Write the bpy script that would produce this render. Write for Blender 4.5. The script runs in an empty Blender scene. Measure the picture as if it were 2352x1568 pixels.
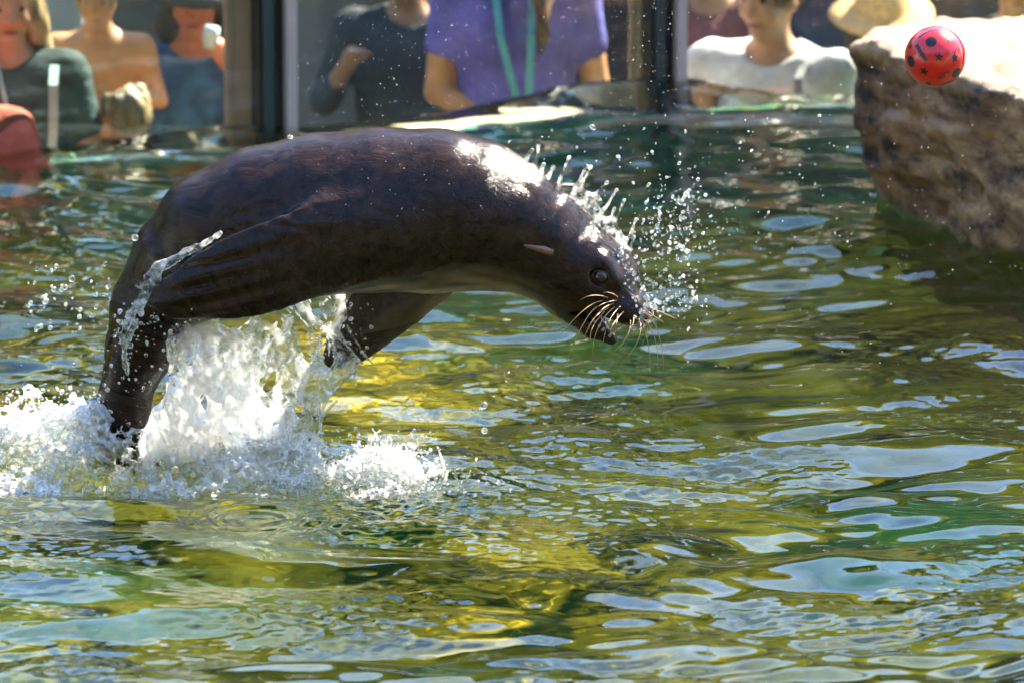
import bpy, math, random
import numpy as np
from mathutils import Vector

random.seed(7)
RNG = np.random.default_rng(11)
scene = bpy.context.scene
C = scene.collection

# ------------------------------------------------------------------ camera
PITCH = math.radians(12.0)
CAM = np.array([0.0, -15.65, 3.64])
FRAME_W, FOCUS = 2.352, 16.0
cam = bpy.data.cameras.new('camera')
cam_o = bpy.data.objects.new('camera', cam)
C.objects.link(cam_o)
cam_o.location = CAM
cam_o.rotation_euler = (math.pi / 2 - PITCH, 0, 0)
cam.sensor_width = 36.0
cam.lens = 36.0 * FOCUS / FRAME_W
cam.clip_start = 0.5
cam.clip_end = 2000
cam.dof.use_dof = True
cam.dof.focus_distance = 15.95
cam.dof.aperture_fstop = 4.6
scene.camera = cam_o

# ------------------------------------------------------------------ light
SUN = Vector((0.47, 0.51, 0.72)).normalized()
SUN_EL = math.asin(SUN.z)
world = bpy.data.worlds.new('World')
scene.world = world
world.use_nodes = True
wn = world.node_tree
for n in list(wn.nodes): wn.nodes.remove(n)
sky = wn.nodes.new('ShaderNodeTexSky')
sky.sky_type = 'NISHITA'
sky.sun_disc = False
sky.sun_elevation = SUN_EL
sky.sun_rotation = math.atan2(SUN.x, SUN.y)
sky.air_density = 1.1
sky.dust_density = 0.35
sky.ozone_density = 3.0
bg = wn.nodes.new('ShaderNodeBackground')
bg.inputs['Strength'].default_value = 0.105
wo = wn.nodes.new('ShaderNodeOutputWorld')
wn.links.new(sky.outputs[0], bg.inputs[0])
wn.links.new(bg.outputs[0], wo.inputs[0])
sun = bpy.data.lights.new('sun', 'SUN')
sun.energy = 5.0
sun.angle = math.radians(0.53)
sun.color = (1.0, 0.89, 0.72)
sun_o = bpy.data.objects.new('sun', sun)
C.objects.link(sun_o)
sun_o.rotation_euler = (-SUN).to_track_quat('-Z', 'Y').to_euler()

scene.view_settings.view_transform = 'Standard'
scene.view_settings.look = 'None'
scene.view_settings.exposure = 2.65
scene.view_settings.gamma = 1.0
scene.view_settings.use_curve_mapping = False
cy = scene.cycles
cy.use_denoising = True
cy.use_adaptive_sampling = True
cy.adaptive_threshold = 0.03
cy.max_bounces = 12
cy.transmission_bounces = 10
cy.transparent_max_bounces = 12
cy.glossy_bounces = 5
cy.diffuse_bounces = 3
cy.caustics_reflective = False
cy.caustics_refractive = True
cy.sample_clamp_indirect = 6.0
cy.blur_glossy = 0.3

# ------------------------------------------------------------------ helpers
def P(x, y, Y=0.0):
    """point of the place seen at (x, y) of a 2352 x 1568 picture, at depth Y"""
    cx = (x - 1176.0) / 1000.0
    cyy = (784.0 - y) / 1000.0
    cp, sp = math.cos(PITCH), math.sin(PITCH)
    d = np.array([cx, FOCUS * cp + cyy * sp, -FOCUS * sp + cyy * cp])
    t = (Y - CAM[1]) / d[1]
    return CAM + d * t

def on_water(x, y, z=0.0):
    cx = (x - 1176.0) / 1000.0
    cyy = (784.0 - y) / 1000.0
    cp, sp = math.cos(PITCH), math.sin(PITCH)
    d = np.array([cx, FOCUS * cp + cyy * sp, -FOCUS * sp + cyy * cp])
    return CAM + d * ((z - CAM[2]) / d[2])

def tag(o, label=None, cat=None, group=None, kind=None):
    if label: o['label'] = label
    if cat: o['category'] = cat
    if group: o['group'] = group
    if kind: o['kind'] = kind
    return o

def mesh_np(name, v, f, smooth=True):
    """fast mesh from numpy verts (n,3) and faces (m,3|4)"""
    v = np.asarray(v, dtype=np.float32); f = np.asarray(f, dtype=np.int32)
    me = bpy.data.meshes.new(name)
    me.vertices.add(len(v)); me.vertices.foreach_set('co', v.ravel())
    k = f.shape[1]
    me.loops.add(f.size); me.loops.foreach_set('vertex_index', f.ravel())
    me.polygons.add(len(f))
    me.polygons.foreach_set('loop_start', np.arange(0, f.size, k, dtype=np.int32))
    if smooth:
        me.polygons.foreach_set('use_smooth', np.ones(len(f), dtype=bool))
    me.update(calc_edges=True)
    me.validate()
    return me

def obj(name, me, mat=None, parent=None):
    o = bpy.data.objects.new(name, me)
    C.objects.link(o)
    if mat is not None: me.materials.append(mat)
    if parent is not None: o.parent = parent
    return o

def empty(name, loc=(0, 0, 0)):
    o = bpy.data.objects.new(name, None)
    C.objects.link(o); o.location = loc
    o.empty_display_size = 0.1
    return o

def set_attr(me, name, vals):
    a = me.attributes.new(name, 'FLOAT', 'POINT')
    a.data.foreach_set('value', np.asarray(vals, dtype=np.float32))

def set_vec_attr(me, name, vals):
    a = me.attributes.new(name, 'FLOAT_VECTOR', 'POINT')
    a.data.foreach_set('vector', np.asarray(vals, dtype=np.float32).ravel())

_LAT = RNG.random((64, 64, 64)).astype(np.float32) * 2 - 1
def vnoise(p, scale=1.0, seed=0):
    """value noise in -1..1 at points p (...,3)"""
    q = np.asarray(p, dtype=np.float32) * np.float32(scale) + np.float32(seed * 7.31 + 1000.0)
    i = np.floor(q).astype(np.int32); f = q - i
    f = f * f * (3 - 2 * f)
    i0 = i & 63; i1 = (i + 1) & 63
    x0, y0, z0 = i0[..., 0], i0[..., 1], i0[..., 2]
    x1, y1, z1 = i1[..., 0], i1[..., 1], i1[..., 2]
    fx, fy, fz = f[..., 0], f[..., 1], f[..., 2]
    a = _LAT[x0, y0, z0] * (1 - fx) + _LAT[x1, y0, z0] * fx
    b = _LAT[x0, y1, z0] * (1 - fx) + _LAT[x1, y1, z0] * fx
    c = _LAT[x0, y0, z1] * (1 - fx) + _LAT[x1, y0, z1] * fx
    d = _LAT[x0, y1, z1] * (1 - fx) + _LAT[x1, y1, z1] * fx
    return (a * (1 - fy) + b * fy) * (1 - fz) + (c * (1 - fy) + d * fy) * fz

def fbm(p, scale=1.0, octaves=4, seed=0, gain=0.5):
    r = 0; a = 1.0; t = 0
    for k in range(octaves):
        r = r + a * vnoise(p, scale * 2 ** k, seed + k * 3); t += a; a *= gain
    return r / t

class Grid:
    def __init__(s, lo, hi, h):
        s.lo = np.array(lo, dtype=np.float64); s.h = h
        s.n = np.maximum(2, np.ceil((np.array(hi) - s.lo) / h).astype(int) + 1)
        s.ax = [s.lo[k] + h * np.arange(s.n[k]) for k in range(3)]
        s.f = np.full(s.n, 1.0, dtype=np.float32)
    def block(s, lo, hi):
        a = np.clip(np.floor((np.array(lo) - s.lo) / s.h).astype(int), 0, s.n)
        b = np.clip(np.ceil((np.array(hi) - s.lo) / s.h).astype(int) + 1, 0, s.n)
        sl = tuple(slice(a[k], b[k]) for k in range(3))
        X = s.ax[0][sl[0]][:, None, None].astype(np.float32)
        Y = s.ax[1][sl[1]][None, :, None].astype(np.float32)
        Z = s.ax[2][sl[2]][None, None, :].astype(np.float32)
        return sl, X, Y, Z
    def pts(s):
        g = np.meshgrid(*s.ax, indexing='ij')
        return np.stack(g, -1).astype(np.float32)
    def mix(s, sl, d, k=0.0, op='add'):
        f = s.f[sl]
        if op == 'add':
            if k > 0:
                h = np.clip(0.5 + 0.5 * (f - d) / k, 0, 1)
                s.f[sl] = f * (1 - h) + d * h - k * h * (1 - h)
            else: s.f[sl] = np.minimum(f, d)
        elif op == 'sub':
            if k > 0:
                h = np.clip(0.5 - 0.5 * (f + d) / k, 0, 1)
                s.f[sl] = f * (1 - h) - d * h + k * h * (1 - h)
            else: s.f[sl] = np.maximum(f, -d)
    def cone(s, a, b, ra, rb, k=0.02, op='add', sc=(1, 1, 1), pad=0.08):
        """round cone a-b; sc squashes space about the segment (bigger = thinner)"""
        a = np.array(a, float); b = np.array(b, float)
        m = max(ra, rb) + k + pad
        sl, X, Y, Z = s.block(np.minimum(a, b) - m, np.maximum(a, b) + m)
        if min(x.stop - x.start for x in sl) <= 0: return
        ab = b - a; L = float((ab ** 2 * np.array(sc) ** 2).sum()) + 1e-9
        dx, dy, dz = (X - a[0]) * sc[0], (Y - a[1]) * sc[1], (Z - a[2]) * sc[2]
        e = ab * np.array(sc)
        t = np.clip((dx * e[0] + dy * e[1] + dz * e[2]) / L, 0, 1)
        d = np.sqrt((dx - t * e[0]) ** 2 + (dy - t * e[1]) ** 2 + (dz - t * e[2]) ** 2) - (ra + (rb - ra) * t)
        s.mix(sl, d, k, op)
    def ell(s, c, r, k=0.02, op='add', R=None, pad=0.06):
        c = np.array(c, float); r = np.array(r, float)
        m = max(r) + k + pad
        sl, X, Y, Z = s.block(c - m, c + m)
        if min(x.stop - x.start for x in sl) <= 0: return
        dx, dy, dz = X - c[0], Y - c[1], Z - c[2]
        if R is not None:
            u = dx * R[0][0] + dy * R[0][1] + dz * R[0][2]
            v = dx * R[1][0] + dy * R[1][1] + dz * R[1][2]
            w = dx * R[2][0] + dy * R[2][1] + dz * R[2][2]
        else: u, v, w = dx, dy, dz
        k0 = np.sqrt((u / r[0]) ** 2 + (v / r[1]) ** 2 + (w / r[2]) ** 2)
        d = (k0 - 1) * min(r) * 1.0
        s.mix(sl, d.astype(np.float32), k, op)
    def mesh(s, iso=0.0):
        f = s.f - iso
        neg = f < 0
        nx, ny, nz = f.shape
        cnt = np.zeros((nx - 1, ny - 1, nz - 1), np.int8)
        for i in (0, 1):
            for j in (0, 1):
                for k in (0, 1):
                    cnt += neg[i:nx - 1 + i, j:ny - 1 + j, k:nz - 1 + k]
        act = (cnt > 0) & (cnt < 8)
        idx = np.argwhere(act)
        vid = np.full(act.shape, -1, np.int32)
        vid[act] = np.arange(len(idx))
        pos = np.zeros((len(idx), 3)); num = np.zeros(len(idx))
        I, J, K = idx.T
        for ax in range(3):
            o1, o2 = [a for a in range(3) if a != ax]
            for u in (0, 1):
                for w in (0, 1):
                    off = np.zeros(3, int); off[o1] = u; off[o2] = w
                    off2 = off.copy(); off2[ax] = 1
                    fa = f[I + off[0], J + off[1], K + off[2]]
                    fb = f[I + off2[0], J + off2[1], K + off2[2]]
                    m = (fa < 0) != (fb < 0)
                    t = np.where(m, fa / np.where(m, fa - fb, 1), 0)
                    p = np.tile(off.astype(float), (len(idx), 1)); p[:, ax] = t
                    pos += p * m[:, None]; num += m
        v = (idx + pos / np.maximum(num, 1)[:, None]) * s.h + s.lo
        quads = []
        for ax in range(3):
            o1, o2 = [(1, 2), (2, 0), (0, 1)][ax]
            sa = [slice(None)] * 3; sb = [slice(None)] * 3
            sa[ax] = slice(0, -1); sb[ax] = slice(1, None)
            na, nb = neg[tuple(sa)], neg[tuple(sb)]
            cr = np.argwhere(na != nb)
            cr = cr[(cr[:, o1] > 0) & (cr[:, o2] > 0) & (cr[:, o1] < f.shape[o1] - 1) & (cr[:, o2] < f.shape[o2] - 1)]
            c0 = cr.copy(); c1 = cr.copy(); c1[:, o1] -= 1
            c2 = cr.copy(); c2[:, o1] -= 1; c2[:, o2] -= 1
            c3 = cr.copy(); c3[:, o2] -= 1
            q = np.stack([vid[tuple(c.T)] for c in (c0, c1, c2, c3)], 1)
            ins = na[tuple(cr.T)]
            q[~ins] = q[~ins][:, ::-1]
            quads.append(q)
        q = np.concatenate(quads)
        q = q[(q >= 0).all(1)]
        return v, q

def smooth_v(v, q, it=2, lam=0.5):
    """laplacian smoothing of a quad mesh"""
    a = np.concatenate([q[:, 0], q[:, 1], q[:, 2], q[:, 3]])
    b = np.concatenate([q[:, 1], q[:, 2], q[:, 3], q[:, 0]])
    n = len(v)
    deg = np.bincount(a, minlength=n) + np.bincount(b, minlength=n)
    for _ in range(it):
        s = np.zeros_like(v)
        for k in range(3):
            s[:, k] = np.bincount(a, v[b, k], n) + np.bincount(b, v[a, k], n)
        v = v + lam * (s / np.maximum(deg, 1)[:, None] - v)
    return v

def poly_sdf(X, Z, poly):
    """2D signed distance to a polygon (negative inside)"""
    p = np.array(poly, float)
    d = np.full(np.broadcast(X, Z).shape, 1e9); s = np.ones(d.shape)
    n = len(p); j = n - 1
    for i in range(n):
        ex, ez = p[j] - p[i]
        wx, wz = X - p[i][0], Z - p[i][1]
        t = np.clip((wx * ex + wz * ez) / (ex * ex + ez * ez), 0, 1)
        d = np.minimum(d, (wx - ex * t) ** 2 + (wz - ez * t) ** 2)
        c1 = Z >= p[i][1]; c2 = Z < p[j][1]; c3 = ex * wz > ez * wx
        flip = (c1 & c2 & c3) | (~c1 & ~c2 & ~c3)
        s = np.where(flip, -s, s)
        j = i
    return s * np.sqrt(d)

def box_mesh(name, lo, hi, bevel=0.0):
    x0, y0, z0 = lo; x1, y1, z1 = hi
    v = [(x0, y0, z0), (x1, y0, z0), (x1, y1, z0), (x0, y1, z0), (x0, y0, z1), (x1, y0, z1), (x1, y1, z1), (x0, y1, z1)]
    f = [(0, 3, 2, 1), (4, 5, 6, 7), (0, 1, 5, 4), (1, 2, 6, 5), (2, 3, 7, 6), (3, 0, 4, 7)]
    me = bpy.data.meshes.new(name); me.from_pydata(v, [], f)
    if bevel:
        import bmesh
        bm = bmesh.new(); bm.from_mesh(me)
        bmesh.ops.bevel(bm, geom=bm.edges[:], offset=bevel, segments=2, affect='EDGES', profile=0.6)
        bm.to_mesh(me); bm.free()
    return me

def tube_np(path, rad, sides=6):
    """closed tapered tube along path"""
    path = np.asarray(path, float); n = len(path)
    rad = np.broadcast_to(np.asarray(rad, float), (n,))
    v = []
    up = np.array([0.13, 0.31, 0.94])
    for i in range(n):
        t = path[min(i + 1, n - 1)] - path[max(i - 1, 0)]; t = t / (np.linalg.norm(t) + 1e-12)
        a = np.cross(t, up)
        if np.linalg.norm(a) < 1e-3: a = np.cross(t, [1, 0, 0])
        a /= np.linalg.norm(a); b = np.cross(t, a)
        for k in range(sides):
            w = 2 * math.pi * k / sides
            v.append(path[i] + rad[i] * (math.cos(w) * a + math.sin(w) * b))
    f = [(i * sides + k, i * sides + (k + 1) % sides, (i + 1) * sides + (k + 1) % sides, (i + 1) * sides + k)
         for i in range(n - 1) for k in range(sides)]
    v.append(path[0]); v.append(path[-1])
    c0, c1 = n * sides, n * sides + 1
    f += [(c0, (k + 1) % sides, k, k) for k in range(sides)]
    f += [(c1, (n - 1) * sides + k, (n - 1) * sides + (k + 1) % sides, (n - 1) * sides + (k + 1) % sides) for k in range(sides)]
    return np.array(v), [tuple(dict.fromkeys(q)) for q in f]

def tube_mesh(name, path, rad, sides=6):
    v, f = tube_np(path, rad, sides)
    me = bpy.data.meshes.new(name); me.from_pydata([tuple(p) for p in v], [], f)
    for p in me.polygons: p.use_smooth = True
    return me

# ------------------------------------------------------------------ materials
MATS = {}
def mat(name):
    m = bpy.data.materials.new(name); m.use_nodes = True
    nt = m.node_tree
    for n in list(nt.nodes): nt.nodes.remove(n)
    out = nt.nodes.new('ShaderNodeOutputMaterial')
    MATS[name] = m
    return m, nt, out

def N(nt, typ, **kw):
    n = nt.nodes.new(typ)
    for k, v in kw.items():
        if k.startswith('i_'):
            key = k[2:].replace('_', ' ')
            n.inputs[key].default_value = v
        else: setattr(n, k, v)
    return n

def principled(name, col, rough=0.6, noise=0.0, scale=8.0, bump=0.0, bscale=30.0, coat=0.0, metallic=0.0, spec=0.5, col2=None, stretch=(1, 1, 1), sss=0.0):
    m, nt, out = mat(name)
    b = N(nt, 'ShaderNodeBsdfPrincipled')
    b.inputs['Base Color'].default_value = (*col, 1)
    b.inputs['Roughness'].default_value = rough
    b.inputs['Metallic'].default_value = metallic
    b.inputs['Specular IOR Level'].default_value = spec
    b.inputs['Coat Weight'].default_value = coat
    if sss:
        b.inputs['Subsurface Weight'].default_value = sss
        b.inputs['Subsurface Radius'].default_value = (0.02, 0.008, 0.004)
    nt.links.new(b.outputs[0], out.inputs[0])
    tc = N(nt, 'ShaderNodeTexCoord'); mp = N(nt, 'ShaderNodeMapping')
    mp.inputs['Scale'].default_value = stretch
    nt.links.new(tc.outputs['Object'], mp.inputs[0])
    if noise or col2:
        tx = N(nt, 'ShaderNodeTexNoise'); tx.inputs['Scale'].default_value = scale
        tx.inputs['Detail'].default_value = 6
        nt.links.new(mp.outputs[0], tx.inputs['Vector'])
        mx = N(nt, 'ShaderNodeMix', data_type='RGBA')
        c2 = col2 if col2 else tuple(c * (1 - noise) for c in col)
        mx.inputs['A'].default_value = (*c2, 1)
        mx.inputs['B'].default_value = (*[min(1, c * (1 + noise * .6)) for c in col], 1)
        rp = N(nt, 'ShaderNodeMapRange'); rp.inputs[1].default_value = 0.35; rp.inputs[2].default_value = 0.65
        nt.links.new(tx.outputs[0], rp.inputs[0])
        nt.links.new(rp.outputs[0], mx.inputs['Factor'])
        nt.links.new(mx.outputs['Result'], b.inputs['Base Color'])
    if bump:
        t2 = N(nt, 'ShaderNodeTexNoise'); t2.inputs['Scale'].default_value = bscale
        t2.inputs['Detail'].default_value = 5
        nt.links.new(mp.outputs[0], t2.inputs['Vector'])
        bp = N(nt, 'ShaderNodeBump'); bp.inputs['Strength'].default_value = bump
        bp.inputs['Distance'].default_value = 0.02
        nt.links.new(t2.outputs[0], bp.inputs['Height'])
        nt.links.new(bp.outputs[0], b.inputs['Normal'])
    return m
# ================================================================== SETTING
# ---- water surface: real waves
WATER_TINT = (0.97, 0.98, 0.97)
GLASS = [(-9.0, 2.35), (-3.2, 3.15), (-1.66, 3.85), (-0.655, 4.34), (0.520, 4.85), (1.75, 4.95), (9.0, 4.95)]
def water_material():
    m, nt, out = mat('pool_water')
    g = N(nt, 'ShaderNodeBsdfGlass')
    g.inputs['Color'].default_value = (*WATER_TINT, 1)
    g.inputs['Roughness'].default_value = 0.0
    g.inputs['IOR'].default_value = 1.333
    gl = N(nt, 'ShaderNodeBsdfGlossy'); gl.inputs['Roughness'].default_value = 0.028
    fr = N(nt, 'ShaderNodeFresnel'); fr.inputs[0].default_value = 1.333
    sc_ = N(nt, 'ShaderNodeMath', operation='MULTIPLY'); sc_.inputs[1].default_value = .3; nt.links.new(fr.outputs[0], sc_.inputs[0])
    mx = N(nt, 'ShaderNodeMixShader'); nt.links.new(sc_.outputs[0], mx.inputs[0])
    nt.links.new(g.outputs[0], mx.inputs[1]); nt.links.new(gl.outputs[0], mx.inputs[2])
    nt.links.new(mx.outputs[0], out.inputs[0])
    return m
MWATER = water_material()

def wave_set(rng, lam, slope, n, spread=math.pi):
    out = []
    for _ in range(n):
        l = lam[0] * (lam[1] / lam[0]) ** rng.random()
        th = rng.normal(math.pi / 2 * 0.9, spread * 0.5)
        k = 2 * math.pi / l
        a = slope / k * math.sqrt(2.0 / n)
        out.append((k * math.cos(th), k * math.sin(th), a, rng.random() * 6.283))
    return out
_wr = np.random.default_rng(29)
WAVES = wave_set(_wr, (0.9, 2.2), 0.034, 14, 1.2) + wave_set(_wr, (0.20, 0.62), 0.105, 46, 1.2)
RIPPLE = wave_set(_wr, (0.08, 0.20), 0.110, 50, 1.3)
FINE = wave_set(_wr, (0.024, 0.075), 0.20, 60, 1.6)
EDDY = on_water(585, 1180)

def water_z(x, y, fine=True):
    x = np.asarray(x, np.float32); y = np.asarray(y, np.float32)
    z = np.zeros(np.broadcast(x, y).shape, np.float32)
    # warp, so the trains of waves do not repeat as straight rows
    wx = x + 0.10 * np.sin(1.7 * y + 0.6) + 0.06 * np.sin(2.9 * x + 1.3 * y)
    wy = y + 0.10 * np.sin(1.3 * x + 2.0) + 0.05 * np.sin(3.1 * y - 1.1 * x)
    for kx, ky, a, ph in WAVES:
        z += a * np.sin(kx * wx + ky * wy + ph)
    p2 = np.stack([x * np.ones_like(z), y * np.ones_like(z), np.zeros_like(z)], -1)
    if fine:
        amp = np.clip(0.55 + 0.9 * vnoise(p2, 1.3, 5), 0.05, 1.5)
        r = np.zeros_like(z)
        for kx, ky, a, ph in RIPPLE:
            r += a * np.sin(kx * wx + ky * wy + ph)
        z += r * amp
        near = np.clip((1.6 - y) / 2.0, 0.0, 1.0)
        amp2 = np.clip(0.62 + 1.2 * vnoise(p2, 2.1, 9), 0.05, 1.5) * (0.2 + 0.8 * near)
        r = np.zeros_like(z)
        for kx, ky, a, ph in FINE:
            r += a * np.sin(kx * x + ky * y + ph)
        z += r * amp2
    # eddy with rings where the animal broke the surface
    d = np.sqrt((x - EDDY[0]) ** 2 + ((y - EDDY[1])) ** 2)
    calm = np.exp(-(d / 0.13) ** 4)
    z = z * (1 - 0.85 * calm) - 0.022 * np.exp(-(d / 0.10) ** 2) + 0.0022 * np.sin(d * 190) * np.exp(-((d - 0.10) / 0.05) ** 2)
    # swell lapping up along the glass
    gy = np.interp(x, [q[0] for q in GLASS], [q[1] for q in GLASS]).astype(np.float32)
    lap = np.exp(-((y - gy) / 0.5) ** 2)
    z = z * (1 - .4 * lap) + (0.030 + 0.05 * np.exp(-((x - 0.25) / 0.5) ** 2) + 0.012 * np.sin(x * 5.1)) * np.exp(-((y - gy) / 0.24) ** 2)
    return z

def axis(lo, hi, a, b, h, grow=1.09):
    c = list(np.arange(a, b, h))
    s = h; t = c[-1]
    while t < hi: s *= grow; t += s; c.append(min(t, hi))
    s = h; t = c[0]; L = []
    while t > lo: s *= grow; t -= s; L.append(max(t, lo))
    return np.array(L[::-1] + c)
POOL_X = 9.0
xs = axis(-POOL_X, POOL_X, -1.7, 1.7, 0.0058)
ys = np.concatenate([axis(-9.0, 0.4, -2.2, 0.39, 0.0066), np.arange(0.4, 5.35, 0.0105)])
ys = np.unique(ys)
XX, YY = np.meshgrid(xs, ys, indexing='ij')
ZZ = water_z(XX, YY)
nx, ny = len(xs), len(ys)
I = np.arange(nx * ny).reshape(nx, ny)
Q = np.stack([I[:-1, :-1], I[1:, :-1], I[1:, 1:], I[:-1, 1:]], -1).reshape(-1, 4)
water = obj('water', mesh_np('water', np.stack([XX, YY, ZZ], -1).reshape(-1, 3), Q), MWATER)
tag(water, 'choppy olive green pool water with blue sky glints', 'water', kind='structure')
water.cycles.is_caustics_caster = True

# ---- pool floor
def pool_floor_mat():
    m, nt, out = mat('pool_floor_algae')
    b = N(nt, 'ShaderNodeBsdfDiffuse')
    tc = N(nt, 'ShaderNodeTexCoord')
    t1 = N(nt, 'ShaderNodeTexNoise'); t1.inputs['Scale'].default_value = 2.4; t1.inputs['Detail'].default_value = 8
    t1.inputs['Distortion'].default_value = 0.8
    nt.links.new(tc.outputs['Object'], t1.inputs['Vector'])
    r = N(nt, 'ShaderNodeValToRGB')
    r.color_ramp.elements[0].position = 0.38; r.color_ramp.elements[0].color = (0.022, 0.050, 0.010, 1)
    r.color_ramp.elements[1].position = 0.66; r.color_ramp.elements[1].color = (0.84, 0.60, 0.045, 1)
    e = r.color_ramp.elements.new(0.5); e.color = (0.33, 0.27, 0.020, 1)
    nt.links.new(t1.outputs[0], r.inputs[0])
    # emerald cast of the glass and its reflections put into the floor colour
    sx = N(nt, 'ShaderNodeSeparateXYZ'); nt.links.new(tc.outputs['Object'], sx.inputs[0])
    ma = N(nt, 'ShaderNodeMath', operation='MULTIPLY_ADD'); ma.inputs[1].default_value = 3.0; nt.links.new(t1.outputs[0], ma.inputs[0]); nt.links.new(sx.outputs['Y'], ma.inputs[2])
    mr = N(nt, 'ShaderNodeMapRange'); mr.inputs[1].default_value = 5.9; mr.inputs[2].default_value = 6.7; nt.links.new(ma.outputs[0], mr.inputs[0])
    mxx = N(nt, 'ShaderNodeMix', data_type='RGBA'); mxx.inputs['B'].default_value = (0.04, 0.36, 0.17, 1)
    t4 = N(nt, 'ShaderNodeTexNoise'); t4.inputs['Scale'].default_value = 1.1; t4.inputs['Detail'].default_value = 4; t4.noise_dimensions = '4D'; t4.inputs['W'].default_value = 3.0
    nt.links.new(tc.outputs['Object'], t4.inputs['Vector'])
    m4 = N(nt, 'ShaderNodeMapRange'); m4.inputs[1].default_value = .52; m4.inputs[2].default_value = .66; m4.inputs[4].default_value = .75; nt.links.new(t4.outputs[0], m4.inputs[0])
    mg = N(nt, 'ShaderNodeMix', data_type='RGBA'); mg.inputs['B'].default_value = (0.05, 0.30, 0.06, 1)          # greener weed in patches
    nt.links.new(m4.outputs[0], mg.inputs['Factor']); nt.links.new(r.outputs[0], mg.inputs['A'])
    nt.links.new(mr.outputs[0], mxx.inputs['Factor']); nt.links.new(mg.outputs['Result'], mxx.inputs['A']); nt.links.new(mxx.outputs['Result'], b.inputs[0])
    nt.links.new(b.outputs[0], out.inputs[0])
    return m
def plane_mesh(name, x0, x1, y0, y1, z):
    me = bpy.data.meshes.new(name)
    me.from_pydata([(x0, y0, z), (x1, y0, z), (x1, y1, z), (x0, y1, z)], [], [(0, 1, 2, 3)])
    return me
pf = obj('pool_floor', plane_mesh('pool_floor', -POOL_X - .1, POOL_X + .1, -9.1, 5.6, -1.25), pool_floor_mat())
tag(pf, 'algae covered green floor of the pool', 'floor', kind='structure')
pf.cycles.is_caustics_receiver = True
sun.cycles.is_caustics_light = True
MCONC = principled('concrete', (0.35, 0.33, 0.29), 0.8, noise=0.35, scale=3, bump=0.3, bscale=40)
MGROUND = principled('paving', (0.07, 0.062, 0.05), 0.85, noise=0.3, scale=2, bump=0.3, bscale=20)
def ground_mesh():
    V = [(-400, -400), (400, -400), (400, 400), (-400, 400)] + [(-9.0, -9.0), (9.0, -9.0)] + GLASS[::-1]
    F = [(0, 1, 5, 4), (1, 2, 6, 5), (0, 4, 12, 3), (2, 3, 12, 11, 10, 9, 8, 7, 6)]
    me = bpy.data.meshes.new('ground'); me.from_pydata([(x, y, -1.15) for x, y in V], [], F); return me
gr = obj('ground', ground_mesh(), MGROUND)
tag(gr, 'paved ground around the pool', 'ground', kind='structure')

# ---- trees round the pool
def leaf_mat(name, col, tr):
    m, nt, out = mat(name)
    d = N(nt, 'ShaderNodeBsdfDiffuse'); t = N(nt, 'ShaderNodeBsdfTranslucent')
    oi = N(nt, 'ShaderNodeObjectInfo'); tc = N(nt, 'ShaderNodeTexCoord')
    tx = N(nt, 'ShaderNodeTexNoise'); tx.inputs['Scale'].default_value = 0.9; tx.inputs['Detail'].default_value = 3
    nt.links.new(tc.outputs['Object'], tx.inputs['Vector'])
    for sh, c in ((d, col), (t, tr)):
        mx = N(nt, 'ShaderNodeMix', data_type='RGBA')
        mx.inputs['A'].default_value = (*[x * .6 for x in c], 1); mx.inputs['B'].default_value = (*[x * 1.3 for x in c], 1)
        nt.links.new(tx.outputs[0], mx.inputs['Factor']); nt.links.new(mx.outputs['Result'], sh.inputs['Color'])
    a = N(nt, 'ShaderNodeMixShader'); a.inputs[0].default_value = 0.5
    nt.links.new(d.outputs[0], a.inputs[1]); nt.links.new(t.outputs[0], a.inputs[2]); nt.links.new(a.outputs[0], out.inputs[0])
    return m
MLEAF = [leaf_mat('leaves_a', (0.11, 0.11, 0.018), (0.54, 0.48, 0.04)), leaf_mat('leaves_b', (0.08, 0.10, 0.018), (0.38, 0.40, 0.03)), leaf_mat('leaves_c', (0.14, 0.12, 0.025), (0.38, 0.32, 0.04))]
MBARK = principled('bark', (0.09, 0.07, 0.05), 0.9, noise=0.4, scale=6, bump=0.5, bscale=25)
def crown_mesh(name, rng, R, H, n=5200):
    blobs = []
    for k in range(26):
        a = rng.random() * 6.283; rr = R * 0.75 * math.sqrt(rng.random())
        blobs.append((rr * math.cos(a), rr * math.sin(a), H * (0.30 + 0.66 * rng.random()), R * (0.22 + 0.2 * rng.random())))
    V = []; F = []
    for i in range(n):
        bx, by, bz, br = blobs[rng.integers(len(blobs))]
        d = rng.normal(size=3); d /= np.linalg.norm(d)
        c = np.array([bx, by, bz]) + d * br * (0.55 + 0.5 * rng.random()) * np.array([1, 1, 0.8])
        u = rng.normal(size=3); u /= np.linalg.norm(u); w = np.cross(u, rng.normal(size=3)); w /= np.linalg.norm(w)
        s = 0.16 + 0.16 * rng.random(); b0 = len(V)
        V += [c - u * s, c + w * s * .55, c + u * s, c - w * s * .55]; F.append((b0, b0 + 1, b0 + 2, b0 + 3))
    return mesh_np(name, np.array(V), np.array(F), smooth=False)
def trunk_mesh(name, rng, H, R):
    V = []; F = []
    def add(path, rad):
        v, f = tube_np(path, rad, 8); b0 = len(V); V.extend([tuple(p) for p in v]); F.extend([tuple(i + b0 for i in q) for q in f])
    add([(0, 0, 0), (0.06, 0.03, H * .25), (-.05, .08, H * .5), (.04, 0, H * .8)], [.30, .24, .17, .05])
    for k in range(7):
        a = k * 0.9 + rng.random(); z = H * (.28 + .06 * k)
        add([(0, 0, z), (R * .3 * math.cos(a), R * .3 * math.sin(a), z + H * .1), (R * .62 * math.cos(a), R * .62 * math.sin(a), z + H * .16)], [.11, .07, .02])
    me = bpy.data.meshes.new(name); me.from_pydata(V, [], F)
    for p in me.polygons: p.use_smooth = True
    return me
_tr = np.random.default_rng(5)
TREE_KINDS = []
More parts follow.
